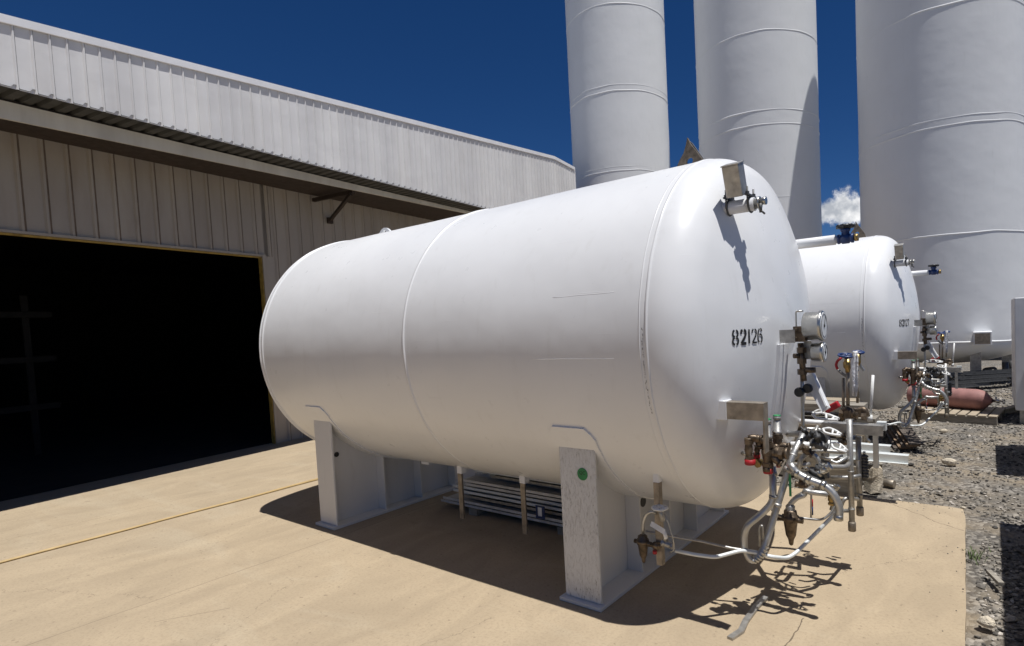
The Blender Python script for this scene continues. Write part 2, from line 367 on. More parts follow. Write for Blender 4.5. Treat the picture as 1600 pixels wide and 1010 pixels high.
# ------------------------------------------------------------------ warehouse
T_ = Vector((-.16, .987, 0)).normalized(); Nn = Vector((T_.y, -T_.x, 0)); J = Vector((-7.26, .888, 0))
def WP(s, off, z): return J + T_*s + Nn*off + Vector((0, 0, z))
wh = thing('warehouse', WP(2, 0, 0), 'off-white ribbed metal warehouse with a deep canopy and a black open doorway', 'warehouse')
def ribbed(mb, s0, s1, zlo, zhi, off, sp, rw, rd, grv=None, gw=.01):
    """sheet with trapezoid ribs; zlo/zhi are functions of s"""
    s = s0; prof = []
    while s < s1:
        prof += [(s, 0), (s+sp-rw*2, 0), (s+sp-rw*1.4, rd), (s+sp-rw*.6, rd)]; s += sp
    vs = []
    for (a, d) in prof: vs += [WP(a, off+d, zlo(a)), WP(a, off+d, zhi(a))]
    fs = [(2*i, 2*i+2, 2*i+3, 2*i+1) for i in range(len(prof)-1)]
    mb.add(vs, fs)
    if grv is not None:
        s = s0
        while s < s1:
            a0 = s+sp-rw*.15
            P = [WP(a0-rw*.45, off+rd+.0015, zlo(a0)), WP(a0+gw, off+.0015, zlo(a0)), WP(a0+gw, off+.0015, zhi(a0)), WP(a0-rw*.45, off+rd+.0015, zhi(a0))]
            grv.hi.add(len(grv.f)); grv.add(P, [(0, 1, 2, 3)]); s += sp
zt = lambda s: 4.12
DO = (-9.0, -.06); DH = 2.905
wl = MB(); gr = wl
ribbed(wl, -9.0, -.06, lambda s: DH+.03, zt, 0, .222, .03, .02, gr)
ribbed(wl, -.02, 7.6, lambda s: 0, zt, 0, .222, .03, .02, gr)
ribbed(wl, -13, -9.0, lambda s: 0, zt, 0, .222, .03, .02, gr)
wp = wl.build('wall', ('wallclad', 'groove'), wh); wp['label'] = 'grubby ribbed wall, its grey including the shade under the canopy'
# gable cladding on the canopy's front plane
zf = lambda s: 4.062+.012*(s+1)
def ztop(s): return 4.655+.1222*(s+3.32) if s < 6.85 else 5.898-(s-6.85)*.02
up = MB(); gu = up; ribbed(up, -13, 7.92, zf, lambda s: ztop(s)-.03, 1.4, .132, .014, .012, gu, .001)
up.build('gable_cladding', ('clad', 'seamgrey'), wh)
# trim cap
tr = MB(); ss = [-13+i*.5 for i in range(43)]; ss = [s for s in ss if s < 7.7]+[6.85, 7.95]; ss.sort()
for d0, d1, z0, z1 in ((1.385, 1.424, -.045, .03),):
    vs = []
    for s in ss: vs += [WP(s, d0-.12, ztop(s)+z1), WP(s, d1, ztop(s)+z1), WP(s, d1, ztop(s)+z0), WP(s, d0+.033, ztop(s)+z0-.006)]
    fs = []
    for i in range(len(ss)-1):
        for j in range(3): fs.append((4*i+j, 4*i+4+j, 4*i+5+j, 4*i+1+j))
    tr.add(vs, fs)
tr.build('roof_trim', 'trim', wh)
# corrugated soffit: ridges run out from the wall
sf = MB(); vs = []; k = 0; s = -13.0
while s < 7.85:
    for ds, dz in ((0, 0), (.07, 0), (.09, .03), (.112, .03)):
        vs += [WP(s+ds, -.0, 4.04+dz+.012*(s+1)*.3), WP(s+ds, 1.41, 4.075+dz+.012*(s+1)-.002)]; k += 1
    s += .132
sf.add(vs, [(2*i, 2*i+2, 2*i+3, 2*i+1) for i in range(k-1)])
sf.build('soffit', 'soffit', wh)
# cream edge beam below the soffit (C section) and shade-dark purlin slab behind it
bmn = MB()
def wb(mb, s0, s1, o0, o1, za, zb, zc, zd):
    """prism between s0 and s1; z bottom/top at each end"""
    mb.add([WP(s0, o0, za), WP(s0, o1, za), WP(s0, o1, zb), WP(s0, o0, zb), WP(s1, o0, zc), WP(s1, o1, zc), WP(s1, o1, zd), WP(s1, o0, zd)],
           [(0, 1, 2, 3), (7, 6, 5, 4), (0, 4, 5, 1), (1, 5, 6, 2), (2, 6, 7, 3), (3, 7, 4, 0)])
for s0, s1 in ((-13, .895), (.9, 7.7)):
    f0 = lambda s: 3.915+.030*(s+1); f1 = lambda s: 4.045+.012*(s+1)
    wb(bmn, s0, s1, 1.02, 1.05, f0(s0), f1(s0), f0(s1), f1(s1)); 0
bmn.build('canopy_beam', 'beam', wh)
pr = MB(); wb(pr, -13, 7.6, .045, 1.015, 3.96, 4.02, 4.07, 4.09); pr.build('canopy_purlins', 'brown', wh)
stt = MB(); stt.beam(WP(1.20, .03, 3.66), WP(.88, .95, 3.93), .045, .05); stt.cbox(WP(1.20, .035, 3.66), (.05, .09, .10)); stt.build('diagonal_brace', 'brown', wh)
bt = MB(); bt.beam(WP(.9, .03, 3.96), WP(.9, .98, 3.96), .05, .06); bt.build('bracket_arm', 'brown', wh)
# doorway: white jamb trim outside in the shade-toned wall colour, yellow painted reveal inside
dj = MB(); dj.box((0, 0, 0), (1, 1, 1)) if False else None
wb(dj, -.075, -.02, -.02, .035, 0, DH+.05, 0, DH+.05); wb(dj, -9, -.075, -.02, .030, DH+.02, DH+.05, DH+.02, DH+.05); dj.build('door_trim', 'wallclad', wh)
dy = MB(); wb(dy, -.078, -.055, -.07, -.021, 0, DH, 0, DH); wb(dy, -.088, -.0775, -.02, .02, 0, DH, 0, DH); wb(dy, -9, -.078, -.05, -.005, DH-.002, DH+.017, DH-.002, DH+.017); dy.build('door_reveal', 'yellow', wh)
# body: interior shell, roof, far walls
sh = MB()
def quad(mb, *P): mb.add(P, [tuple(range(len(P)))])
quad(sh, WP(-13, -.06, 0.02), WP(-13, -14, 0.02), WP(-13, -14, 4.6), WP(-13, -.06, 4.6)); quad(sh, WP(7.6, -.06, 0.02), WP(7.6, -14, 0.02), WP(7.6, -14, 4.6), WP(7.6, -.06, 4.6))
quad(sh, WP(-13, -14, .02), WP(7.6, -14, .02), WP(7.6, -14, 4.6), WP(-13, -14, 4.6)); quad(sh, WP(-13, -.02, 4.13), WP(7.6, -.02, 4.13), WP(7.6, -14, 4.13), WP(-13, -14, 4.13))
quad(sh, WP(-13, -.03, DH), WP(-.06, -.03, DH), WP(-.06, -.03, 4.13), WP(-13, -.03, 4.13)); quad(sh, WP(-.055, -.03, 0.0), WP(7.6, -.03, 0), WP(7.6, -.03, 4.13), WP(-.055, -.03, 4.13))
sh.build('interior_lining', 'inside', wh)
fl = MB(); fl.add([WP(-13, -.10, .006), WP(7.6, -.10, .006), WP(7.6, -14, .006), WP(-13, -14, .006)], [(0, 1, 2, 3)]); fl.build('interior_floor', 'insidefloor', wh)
rf = MB(); zr = lambda s: ztop(s)-.02
for sa, sb in ((-13, 0), (0, 6.85)): quad(rf, WP(sa, 1.39, zr(sa)), WP(sb, 1.39, zr(sb)), WP(sb, -14.3, zr(sb)), WP(sa, -14.3, zr(sa)))
quad(rf, WP(6.85, 1.39, zr(6.85)), WP(7.95, 1.39, zr(7.95)), WP(7.95, -14.3, zr(7.95)), WP(6.85, -14.3, zr(6.85)))
quad(rf, WP(7.9, -14.2, 0), WP(-13, -14.2, 0), WP(-13, -14.2, ztop(-13)), WP(7.9, -14.2, 5.8)); quad(rf, WP(7.95, 1.38, 4.1), WP(7.95, -14.2, 4.1), WP(7.95, -14.2, 5.8), WP(7.95, 1.38, 5.8))
quad(rf, WP(7.7, -.0, 0), WP(7.7, -14.2, 0), WP(7.7, -14.2, 4.12), WP(7.7, 0, 4.12))
rf.build('roof', 'roof', wh)
# dim things inside
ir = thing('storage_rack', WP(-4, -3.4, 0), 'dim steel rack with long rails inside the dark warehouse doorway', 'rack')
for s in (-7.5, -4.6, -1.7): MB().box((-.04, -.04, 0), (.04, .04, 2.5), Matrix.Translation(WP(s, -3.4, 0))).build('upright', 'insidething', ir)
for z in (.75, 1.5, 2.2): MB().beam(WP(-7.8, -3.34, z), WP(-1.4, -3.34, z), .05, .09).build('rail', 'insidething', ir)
il = thing('hanging_lamp', WP(-2.9, -2.2, 2.55), 'unlit near-black pendant lamp hanging in the dark doorway', 'lamp')
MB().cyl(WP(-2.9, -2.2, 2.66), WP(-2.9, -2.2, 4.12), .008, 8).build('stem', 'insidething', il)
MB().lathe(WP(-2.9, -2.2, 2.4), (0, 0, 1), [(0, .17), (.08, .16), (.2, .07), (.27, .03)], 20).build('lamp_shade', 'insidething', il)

# ------------------------------------------------------------------ yellow hose over the slab
hz = MB(); random.seed(8)
def hosepts(dx, amp, ph):
    out = []
    for i in range(60):
        y = -7+i*(9.4/59); base = -4.276-.009*(y+2.64)-.055*max(0, y+1.0)
        out.append((base+dx+amp*math.sin(y*1.7+ph)+.006*math.sin(y*6+ph), y, .0095))
    return out
h0 = MB().tube(hosepts(0, .012, 0), .009, 8, .05, 2).build('air_hose', 'hose', None, 0, (-4.3, -1, 0)); tag(h0, 'straighter of two yellow hoses lying side by side, the one nearer the warehouse', 'hose', 'yellow hoses across the slab')
h1 = MB().tube(hosepts(.020, .014, .5), .007, 8, .05, 2).build('air_hose', 'hose', None, 0, (-4.26, -1, 0)); tag(h1, 'thinner of two yellow hoses lying side by side, the one nearer the big tank', 'hose', 'yellow hoses across the slab')

# ------------------------------------------------------------------ horizontal tank
RT, HT, XR, XM, XF = 1.076, 1.5103, -3.2585, -1.2687, .616
RC, KR = 2.3, .25
A_ = math.sqrt((RC-KR)**2-(RT-KR)**2); HD = RC-A_
TH1 = math.atan2(RT-KR, A_)
def headx(rho):
    rho = min(rho, RT)
    if rho < RC*math.sin(TH1): return math.sqrt(RC*RC-rho*rho)-A_
    return math.sqrt(max(0, KR*KR-(rho-(RT-KR))**2))
def hx(y, z):
    rho = math.hypot(y, z-HT); x = XF+headx(rho); c, s_ = (y/rho, (z-HT)/rho) if rho > 1e-6 else (1, 0)
    return x + noise.noise(Vector((x*1.1, c*1.6, s_*1.6)))*.005*min(1, rho/.2) + noise.noise(Vector((x*3, c*4, s_*4+7)))*.001
def pt_cyl(x, th, r=RT): return (x, r*math.cos(th), HT+r*math.sin(th))
O1 = (-1.32, 0, 0)
tank = thing('storage_tank', O1, 'large white horizontal tank stencilled 82126 on two white saddles, nearest the camera', 'tank', 'numbered white horizontal tanks')
prof = []
for i in range(0, 15): prof.append((XF+RC*math.cos(TH1*i/14)-A_, RC*math.sin(TH1*i/14)))
for i in range(1, 13):
    a = (math.pi/2-TH1)*i/12+TH1; prof.append((XF+KR*math.cos(a), RT-KR+KR*math.sin(a)))
front = [(x, r) for x, r in prof if r > 1e-6]
body = MB(); SEG = 128
rings = list(front)
for i in range(1, 40): rings.append((XF+(XR-XF)*i/40, RT))
rings += [(XR-(x-XF), r) for x, r in reversed(front)]; rings = [q for i_, q in enumerate(rings)]
vs = []
for x, r in rings:
    for i in range(SEG):
        th = 2*math.pi*i/SEG; rr = r
        d = noise.noise(Vector((x*1.1, math.cos(th)*1.6, math.sin(th)*1.6)))*.005*min(1, r/.2) + noise.noise(Vector((x*3, math.cos(th)*4, math.sin(th)*4+7)))*.001
        vs.append((x+(d if r < RT else 0), (rr+d)*math.cos(th), HT+(rr+d)*math.sin(th)))
fs = []
for j in range(len(rings)-1):
    for i in range(SEG):
        k = (i+1) % SEG; fs.append((j*SEG+i, j*SEG+k, (j+1)*SEG+k, (j+1)*SEG+i))
nV = len(vs); vs += [(XF+HD, 0, HT), (XR-HD, 0, HT)]
for i in range(SEG):
    k = (i+1) % SEG; fs.append((i, k, nV)); fs.append(((len(rings)-1)*SEG+i, (len(rings)-1)*SEG+k, nV+1))
body.add(vs, fs, True); vessel = body.build('vessel', 'paint', tank)
def dsp(x, th): return noise.noise(Vector((x*1.1, math.cos(th)*1.6, math.sin(th)*1.6)))*.005 + noise.noise(Vector((x*3, math.cos(th)*4, math.sin(th)*4+7)))*.001
def band(x0, x1, hgt, name='weld_seam', mat='paint', parent=vessel, k=0):
    b = MB(); vs = []; n = 160
    for x, r in ((x0, RT-.004), (x0+.2*(x1-x0), RT+hgt), (x1-.2*(x1-x0), RT+hgt), (x1, RT-.004)):
        for i in range(n):
            th = 2*math.pi*i/n; j = noise.noise(Vector((x*3, math.cos(th)*9, math.sin(th)*9)))*.003; vs.append((x+j, r*math.cos(th), HT+r*math.sin(th)))
    b.add(vs, [(j*n+i, j*n+(i+1) % n, (j+1)*n+(i+1) % n, (j+1)*n+i) for j in range(3) for i in range(n)], True)
    return b.build(name, mat, parent)
band(XM-.012, XM+.012, .006); band(XR-.01, XR+.012, .006); band(XR-.06, XR-.045, .003); band(XF-.010, XF+.008, .005); band(XF-.045, XF-.036, .002)
# short raised repair welds on the shell
for x0, x1, th in ((.02, .42, R_(166)), (-.12, .42, R_(184)), (-1.1, -.98, R_(198))):
    pts = [pt_cyl(x0+(x1-x0)*i/8, th+.0008*math.sin(i*1.3), RT-.0012+dsp(x0+(x1-x0)*i/8, th)) for i in range(9)]; MB().tube(pts, .0020, 6, 0).build('repair_weld', 'paint', vessel)
sc_ = MB(); random.seed(12)
for i in range(34):
    th = R_(176+i*.68+random.uniform(-.3, .3)); l_ = R_(random.uniform(.3, 1.0)); w_ = random.uniform(.0012, .0035); x = XF-.021+random.uniform(-.004, .003)
    sc_.add([pt_cyl(x, th, RT+.0042), pt_cyl(x+w_, th+l_*.3, RT+.0042), pt_cyl(x+w_*.6, th+l_, RT+.0042), pt_cyl(x-w_*.3, th+l_*.6, RT+.0042)], [(0, 1, 2, 3)])
so_ = sc_.build('scuff_marks', 'darksteel', vessel); so_['kind'] = 'stuff'
# --- stencilled number on the head
def stencil(txt, right=False):
    mb = MB(); Wd, Hd = .062, .073
    G = {'8': [[(0.36, .99), (.12, .90), (.05, .76), (.12, .62), (.38, .51)], [(.64, .99), (.88, .90), (.95, .76), (.88, .62), (.62, .51)], [(.38, .49), (.08, .38), (.0, .24), (.1, .08), (.38, .0)], [(.62, .49), (.92, .38), (1.0, .24), (.9, .08), (.62, .0)]],
         '2': [[(.05, .72), (.12, .9), (.35, .98)], [(.6, .98), (.9, .88), (.92, .68), (.7, .46), (.3, .2), (.05, .04)], [(.12, .03), (.5, .03), (.98, .03)]],
         '1': [[(.5, .0), (.5, 1.0)]],
         '6': [[(.92, .8), (.75, .97), (.6, .99)], [(.4, .98), (.14, .82), (.05, .5), (.08, .18), (.3, .02)], [(.34, .54), (.55, .60), (.8, .54), (.95, .35), (.88, .12), (.6, .01)]],
         '7': [[(.02, .96), (.4, .96), (.98, .96)], [(.92, .84), (.62, .5), (.42, 0)]]}
    y0 = -.747; zc = 1.477
    adv = [0, .061, .112, .150, .201]; wt = [.0112, .0155, .0130, .0098, .0098]
    for n, ch in enumerate(txt):
        wd = .042 if ch != '1' else .03
        for stroke in G[ch]:
            pts = []
            for i in range(len(stroke)-1):
                for k in range(4): u = k/4; pts.append((stroke[i][0]*(1-u)+stroke[i+1][0]*u, stroke[i][1]*(1-u)+stroke[i+1][1]*u))
            pts.append(stroke[-1]); sm = pts
            P = [Vector((y0+adv[n]+px_*wd, zc+pz*Hd+.004*n*0)) for px_, pz in sm]; hw = wt[n]/2
            vs = []
            for i, q_ in enumerate(P):
                d = (P[min(i+1, len(P)-1)]-P[max(i-1, 0)]).normalized(); nr = Vector((-d.y, d.x))
                for sgn in (-1, 1):
                    e = q_+nr*hw*sgn*(1+.12*noise.noise(Vector((q_.x*90, q_.y*90, sgn)))); vs.append((hx(e.x, e.y)+.0035, e.x, e.y))
            mb.add(vs, [(2*i, 2*i+1, 2*i+3, 2*i+2) for i in range(len(P)-1)])
    return mb
num = stencil('82126').build('stencilled_number', 'ink', vessel); num['label'] = 'black stencilled number 82126'
num2 = stencil('82127')
# --- saddles
def saddle(x0, sticker, mat):
    W_ = .254; YS = .9; s = MB(); xc = x0+W_/2
    sad = bpy.data.objects.new('saddle', None); col.objects.link(sad); sad.parent = tank; sad['_o'] = O1
    # curved wrapper pad hugging the shell
    pad = MB(); vs = []; n = 64; a0, a1 = math.radians(205.5), math.radians(334.5)
    for i in range(n+1):
        th = a0+(a1-a0)*i/n; inset = .05*max(0, 1-min(i, n-i)/2.0)**1.5
        for x, r in ((x0-.035+inset, RT-.002), (x0-.035+inset, RT+.012), (x0+W_+.035-inset, RT+.012), (x0+W_+.035-inset, RT-.002)): vs.append(pt_cyl(x, th, r))
    fs = [(4*i+j, 4*i+4+j, 4*i+4+(j+1) % 4, 4*i+(j+1) % 4) for i in range(n) for j in range(4)]+[(0, 1, 2, 3), (4*n+3, 4*n+2, 4*n+1, 4*n)]
    pad.add(vs, fs, False); pad.build('wrapper_plate', 'paint', sad)
    def tz(y): return HT-math.sqrt((RT+.010)**2-y*y)
    web = MB(); ys = [-YS+.012+(2*YS-.024)*i/40 for i in range(41)]
    web.prism([(xc-.006, -YS+.012, .02), (xc-.006, YS-.012, .02)]+[(xc-.006, y, tz(y)) for y in reversed(ys)], (.012, 0, 0)); web.build('web_plate', 'saddle', sad)
    zt_ = .945
    e = MB().box((x0, -YS-.008, .0225), (x0+W_, -YS+.009, zt_)).build('end_flange', mat, sad, .003)
    MB().box((x0, YS-.012, .0225), (x0+W_, YS+.008, zt_)).build('end_flange', 'saddle', sad, .003)
    for y in (-.42, -.02, .40):
        g_ = MB(); g_.box((x0+.012, y-.006, .0225), (xc-.008, y+.006, tz(y)+.01)); g_.box((xc+.008, y-.006, .0225), (x0+W_-.012, y+.006, tz(y)+.01)); g_.build('gusset', 'saddle', sad)
    MB().box((x0-.022, -YS-.045, 0.001), (x0+W_+.022, YS+.045, .022)).build('base_plate', 'saddle', sad, .002)
    b = MB().cyl((xc+.006, -YS+.10, .60), (xc+.009, -YS+.10, .60), .022, 20)  # black disc on the web stands in for a hole's dark opening
    b.build('dark_hole_disc', 'black', sad)
    if sticker: MB().cyl((xc+.006, -.2, .40), (xc+.010, -.2, .40), .035, 20).build('dark_hole_disc', 'black', sad)  # second black disc, coloured as a dark opening
    if sticker:
        stk = MB().cyl((x0+.165, -YS-.0083, .765), (x0+.165, -YS-.0105, .765), .036, 32).build('round_sticker', 'green', sad); stk['label'] = 'round green QC sticker'
        cu_ = bpy.data.curves.new('qc', 'FONT'); cu_.body = 'QC'; cu_.size = .028; cu_.align_x = 'CENTER'; cu_.align_y = 'CENTER'
        tmp = bpy.data.objects.new('qc', cu_); col.objects.link(tmp); bpy.context.view_layer.update()
        me = bpy.data.meshes.new_from_object(tmp); bpy.data.objects.remove(tmp)
        for v in me.vertices: c = v.co.copy(); v.co = Vector((x0+.165+c.x, -YS-.0112, .772+c.y))-Vector(O1)
        me.materials.clear(); me.materials.append(M['ink']); t_ = bpy.data.objects.new('sticker_text', me); col.objects.link(t_); t_.parent = stk; t_['_o'] = O1
    return sad
sR = saddle(-2.806, False, 'saddle'); sF = saddle(-.1005, True, 'peel'); sR['label'] = 'rear saddle, clean paint'; sF['label'] = 'front saddle, chipped paint and green sticker'
# --- lifting lugs
def lug(x, h, mat, horn):
    l_ = MB(); n = 14; z0 = HT+RT-.01
    outer = [(x-.10, 0, z0)]+[(x-.10+.20*i/n+(.0), 0, z0+h*math.sin(math.pi*(.12+.76*i/n))**.8) for i in range(n+1)]+[(x+.10, 0, z0)]
    inner = [(x+.026*math.cos(2*math.pi*i/16), 0, z0+h*.52+.026*math.sin(2*math.pi*i/16)) for i in range(16)]
    bm = bmesh.new(); T2 = .022
    ov = [bm.verts.new(p_) for p_ in outer]; iv_ = [bm.verts.new(p_) for p_ in inner]
    eo = [bm.edges.new((ov[i], ov[(i+1) % len(ov)])) for i in range(len(ov))]; ei = [bm.edges.new((iv_[i], iv_[(i+1) % 16])) for i in range(16)]
    bmesh.ops.triangle_fill(bm, edges=eo+ei, use_beauty=True)
    bmesh.ops.recalc_face_normals(bm, faces=bm.faces); r = bmesh.ops.extrude_face_region(bm, geom=list(bm.faces)); bmesh.ops.translate(bm, vec=(0, T2, 0), verts=[v for v in r['geom'] if isinstance(v, bmesh.types.BMVert)])
    bm.verts.index_update(); l_.add([v.co.copy() for v in bm.verts], [tuple(v.index for v in f.verts) for f in bm.faces]); bm.free()
    return l_.build('lifting_lug', mat, tank)
lug(-2.93, .10, 'paint', False); bm = bmesh.new(); ov = [bm.verts.new(p_) for p_ in ((0.269,0.000,2.602), (0.302,0.000,2.664), (0.337,0.000,2.712), (0.355,0.000,2.757), (0.367,0.000,2.805), (0.385,0.000,2.763), (0.421,0.000,2.712), (0.468,0.000,2.639), (0.485,0.000,2.566))]
hc = Vector((0.377,0.000,2.651)); iv_ = [bm.verts.new(hc+Vector((.024*math.cos(2*math.pi*i/16), 0, .024*math.sin(2*math.pi*i/16)))) for i in range(16)]
eo = [bm.edges.new((ov[i], ov[(i+1) % 9])) for i in range(9)]+[bm.edges.new((iv_[i], iv_[(i+1) % 16])) for i in range(16)]
bmesh.ops.triangle_fill(bm, edges=eo, use_beauty=True); r_ = bmesh.ops.extrude_face_region(bm, geom=list(bm.faces)); bmesh.ops.translate(bm, vec=(0, .02, 0), verts=[v for v in r_['geom'] if isinstance(v, bmesh.types.BMVert)]); bm.verts.index_update()
lg = MB().add([v.co.copy() for v in bm.verts], [tuple(v.index for v in f.verts) for f in bm.faces]).build('lifting_lug', 'rust', tank); bm.free(); lg['label'] = 'rust-brown lifting lug with a pointed tip'
MB().prism([(0.347,0.050,2.808), (0.377,0.050,2.780), (0.455,0.050,2.658), (0.431,0.050,2.658), (0.369,0.050,2.753)], (0, .012, 0)).build('bent_shard', 'galv', lg)

# --- small hardware builders (all in world metres, at this tank)
def P_(name, mb, mat, parent=None, label=None, bevel=0):
    o = mb.build(name, mat, parent or tank, bevel)
    if label: o['label'] = label
    return o
def flange(mb, c, ax, r, t_=.012): mb.lathe(Vector(c)-Vector(ax).normalized()*t_/2, ax, [(0, r), (t_, r)], 20); return mb
def hexnut(mb, c, ax, r, t_): mb.lathe(Vector(c)-Vector(ax).normalized()*t_/2, ax, [(0, r), (t_, r)], 6, True, False); return mb
X, Y, Zv = Vector((1, 0, 0)), Vector((0, 1, 0)), Vector((0, 0, 1))
# 1 bracket box high on the head
q0 = Vector((0.786,-0.600,2.192)); q1 = Vector((1.006,-0.600,2.182)); zc = (q0.z+q1.z)/2-.005
stp = P_('bracket_stub', MB().lathe((.66, -.6, zc), X, [(0, .034), (q1.x-.66, .034)], 24), 'paint')
tl = Matrix.Rotation(R_(20), 3, 'X'); bc = Vector(((q0.x+q1.x)/2+.026, -.645, zc+.125)); bxp = MB().cbox(bc, (.086, .085, .155), tl); bx_ = P_('junction_box', bxp, 'galv', None, 'grey metal box clamped upright on the head bracket', .003)
P_('box_lid', MB().cbox(bc + tl @ Vector((0, 0, .081)), (.092, .092, .006), tl), 'galv', bx_)
for xx in (q0.x+.085, q1.x-.022):
    cl = MB()
    cl.torus((xx, -.6, zc), X, .038, .005, 28, 6)
    for yy in (-.645, -.555): cl.cyl((xx, yy, zc-.01), (xx, yy, zc+.085), .005, 8); hexnut(cl, (xx, yy, zc+.055), Zv, .011, .01)
    cl.cbox((xx, -.6, zc+.045), (.02, .12, .008))
    P_('u_bolt', cl, 'darksteel')
ec = MB().lathe((q1.x-.002, -.6, zc), X, [(0, .026), (.02, .026), (.022, .034), (.03, .034)], 20); ec.lathe((q1.x+.028, -.6, zc+.008), X, [(0, .016), (.02, .02), (.03, .02)], 14); P_('end_plug', ec, 'stainless')
dr = MB().cyl((q1.x+.035, -.62, zc-.005), (q1.x+.035, -.62, zc-.05), .008, 8); dr.cyl((q1.x+.03, -.62, zc-.035), (q1.x+.055, -.62, zc-.06), .005, 8); P_('drain_cock', dr, 'darksteel')
# 2 gauge panel
gy_ = -.31
def hxs(y, z): return hx(y, z)
gb = Vector((1.037,-0.240,1.498)); blk = Vector((1.113,-0.240,1.507))
P_('gauge_bracket', MB().box((hx(gy_, gb.z)-.02, gy_-.004, gb.z-.036), (blk.x-.01, gy_+.004, gb.z+.036)), 'galv')
mb = MB().cbox(blk, (.062, .055, .085)); mb.cyl(blk+Vector((0, 0, -.05)), blk+Vector((.012, 0, -.26)), .017, 12)
for zz in (-.09, -.15, -.21): hexnut(mb, blk+Vector((.004, 0, zz)), Zv, .026, .03)
for dx, dz in ((-.018, .025), (-.018, -.025)): mb.cyl(blk+Vector((dx, -.03, dz)), blk+Vector((dx, -.04, dz)), .011, 12)
mb.cyl(blk+Vector((.0, 0, -.20)), blk+Vector((.075, 0, -.20)), .016, 10); mb.cyl(blk+Vector((0, 0, .0)), blk+Vector((.06, 0, .03)), .02, 12); mb.cyl(blk+Vector((-.008, -.01, -.12)), blk+Vector((-.03, -.03, -.12)), .014, 10)
P_('gauge_manifold', mb, 'bronze')
def gauge(c, R, ln, lab):
    g_ = MB().lathe(Vector(c)+X*(-ln), X, [(0, R*.84), (.006, R*.93), (ln-.02, R*.93), (ln-.012, R*1.0), (ln, R*1.0), (ln+.006, R*.96), (ln+.006, R*.90)], 40)
    o = P_('pressure_gauge', g_, 'stainless', None, lab)
    P_('dial', MB().lathe(Vector(c)+X*(.0065), X, [(0, R*.9), (.002, R*.89)], 36), 'glass', o)
    nd = MB().beam(Vector(c)+X*.010+Vector((0, -.01, -.012)), Vector(c)+X*.010+Vector((0, R*.35, R*.6)), .004, .002, (1, 0, 0)); nd.lathe(Vector(c)+X*.0085, X, [(0, .01), (.004, .008)], 12); nd.torus(Vector(c)+X*.009, X, R*.75, .0015, 36, 4); P_('needle', nd, 'black', o)
    return o
gc = Vector((1.227,-0.220,1.548)); gauge(gc, .083, .095, 'larger round steel gauge')
gc2 = Vector((1.229,-0.220,1.404)); gauge(gc2, .056, .062, 'smaller round steel gauge below')
P_('gauge_loop_bracket', MB().tube([Vector(gc)+Vector((-.10, 0, .085)), Vector(gc)+Vector((-.14, 0, .085)), Vector(gc)+Vector((-.14, 0, -.02)), Vector(gc)+Vector((-.10, 0, -.04))], .005, 8, .01), 'stainless')
P_('gauge_back_plate', MB().cbox(Vector((1.141,-0.200,1.415)), (.04, .006, .10)), 'alu')
tb = MB().tube([(1.119,-0.240,1.310), (1.119,-0.240,1.123), (1.123,-0.260,0.978), (1.144,-0.220,0.934)], .006, 8, .03); tb.tube([(1.107,-0.230,1.309), (1.107,-0.230,1.121), (1.107,-0.240,0.966)], .005, 8, .03); P_('gauge_line', tb, 'stainless')
kb = MB()
for c in (Vector((1.105,-0.260,1.186)), Vector((1.141,-0.230,1.204))): kb.lathe(c+Vector((0, -.02, 0)), Y, [(0, .022), (.01, .027), (.03, .027), (.04, .02)], 16)
kb.beam((1.100,-0.240,1.183), (1.141,-0.230,1.204), .014, .014); P_('black_knobs', kb, 'black')
# painted mounting channel on the head, below the gauges
mc = MB(); vs = []
for i in range(13):
    z = 1.455-.50*i/12
    for y in (.30, .30, .42, .42): pass
    for (y, d) in ((-.35, -.004), (-.35, .020), (-.24, .020), (-.24, -.004)): vs.append((hx(y, z)+d, y, z))
mc.add(vs, [(4*i+j, 4*i+4+j, 4*i+5+j, 4*i+1+j) for i in range(12) for j in range(3)]+[(0, 1, 2, 3), (51, 50, 49, 48)]); P_('mounting_channel', mc, 'paint')
P_('angled_brace', MB().beam((1.120,-0.150,1.262), (1.238,-0.240,1.090), .05, .012, (0, 1, 0)).beam((1.145,-0.140,1.289), (1.246,-0.230,1.104), .008, .05, (0, 1, 0)), 'paint')
# 3 rest bracket low left
rb0 = Vector((0.858,-0.780,1.156)); rb1 = Vector((1.058,-0.780,1.160))
P_('bracket_stub', MB().box((rb0.x-.12, -.82, rb0.z-.046), (rb0.x+.045, -.74, rb0.z+.046)), 'paint')
P_('channel_arm', MB().box((rb0.x+.045, -.815, rb0.z-.042), (rb1.x+.03, -.808, rb0.z+.042)).box((rb0.x+.045, -.808, rb0.z+.036), (rb1.x+.03, -.75, rb0.z+.042)).box((rb1.x+.022, -.807, rb0.z-.2), (rb1.x+.030, -.75, rb0.z+.035)), 'brownsteel')
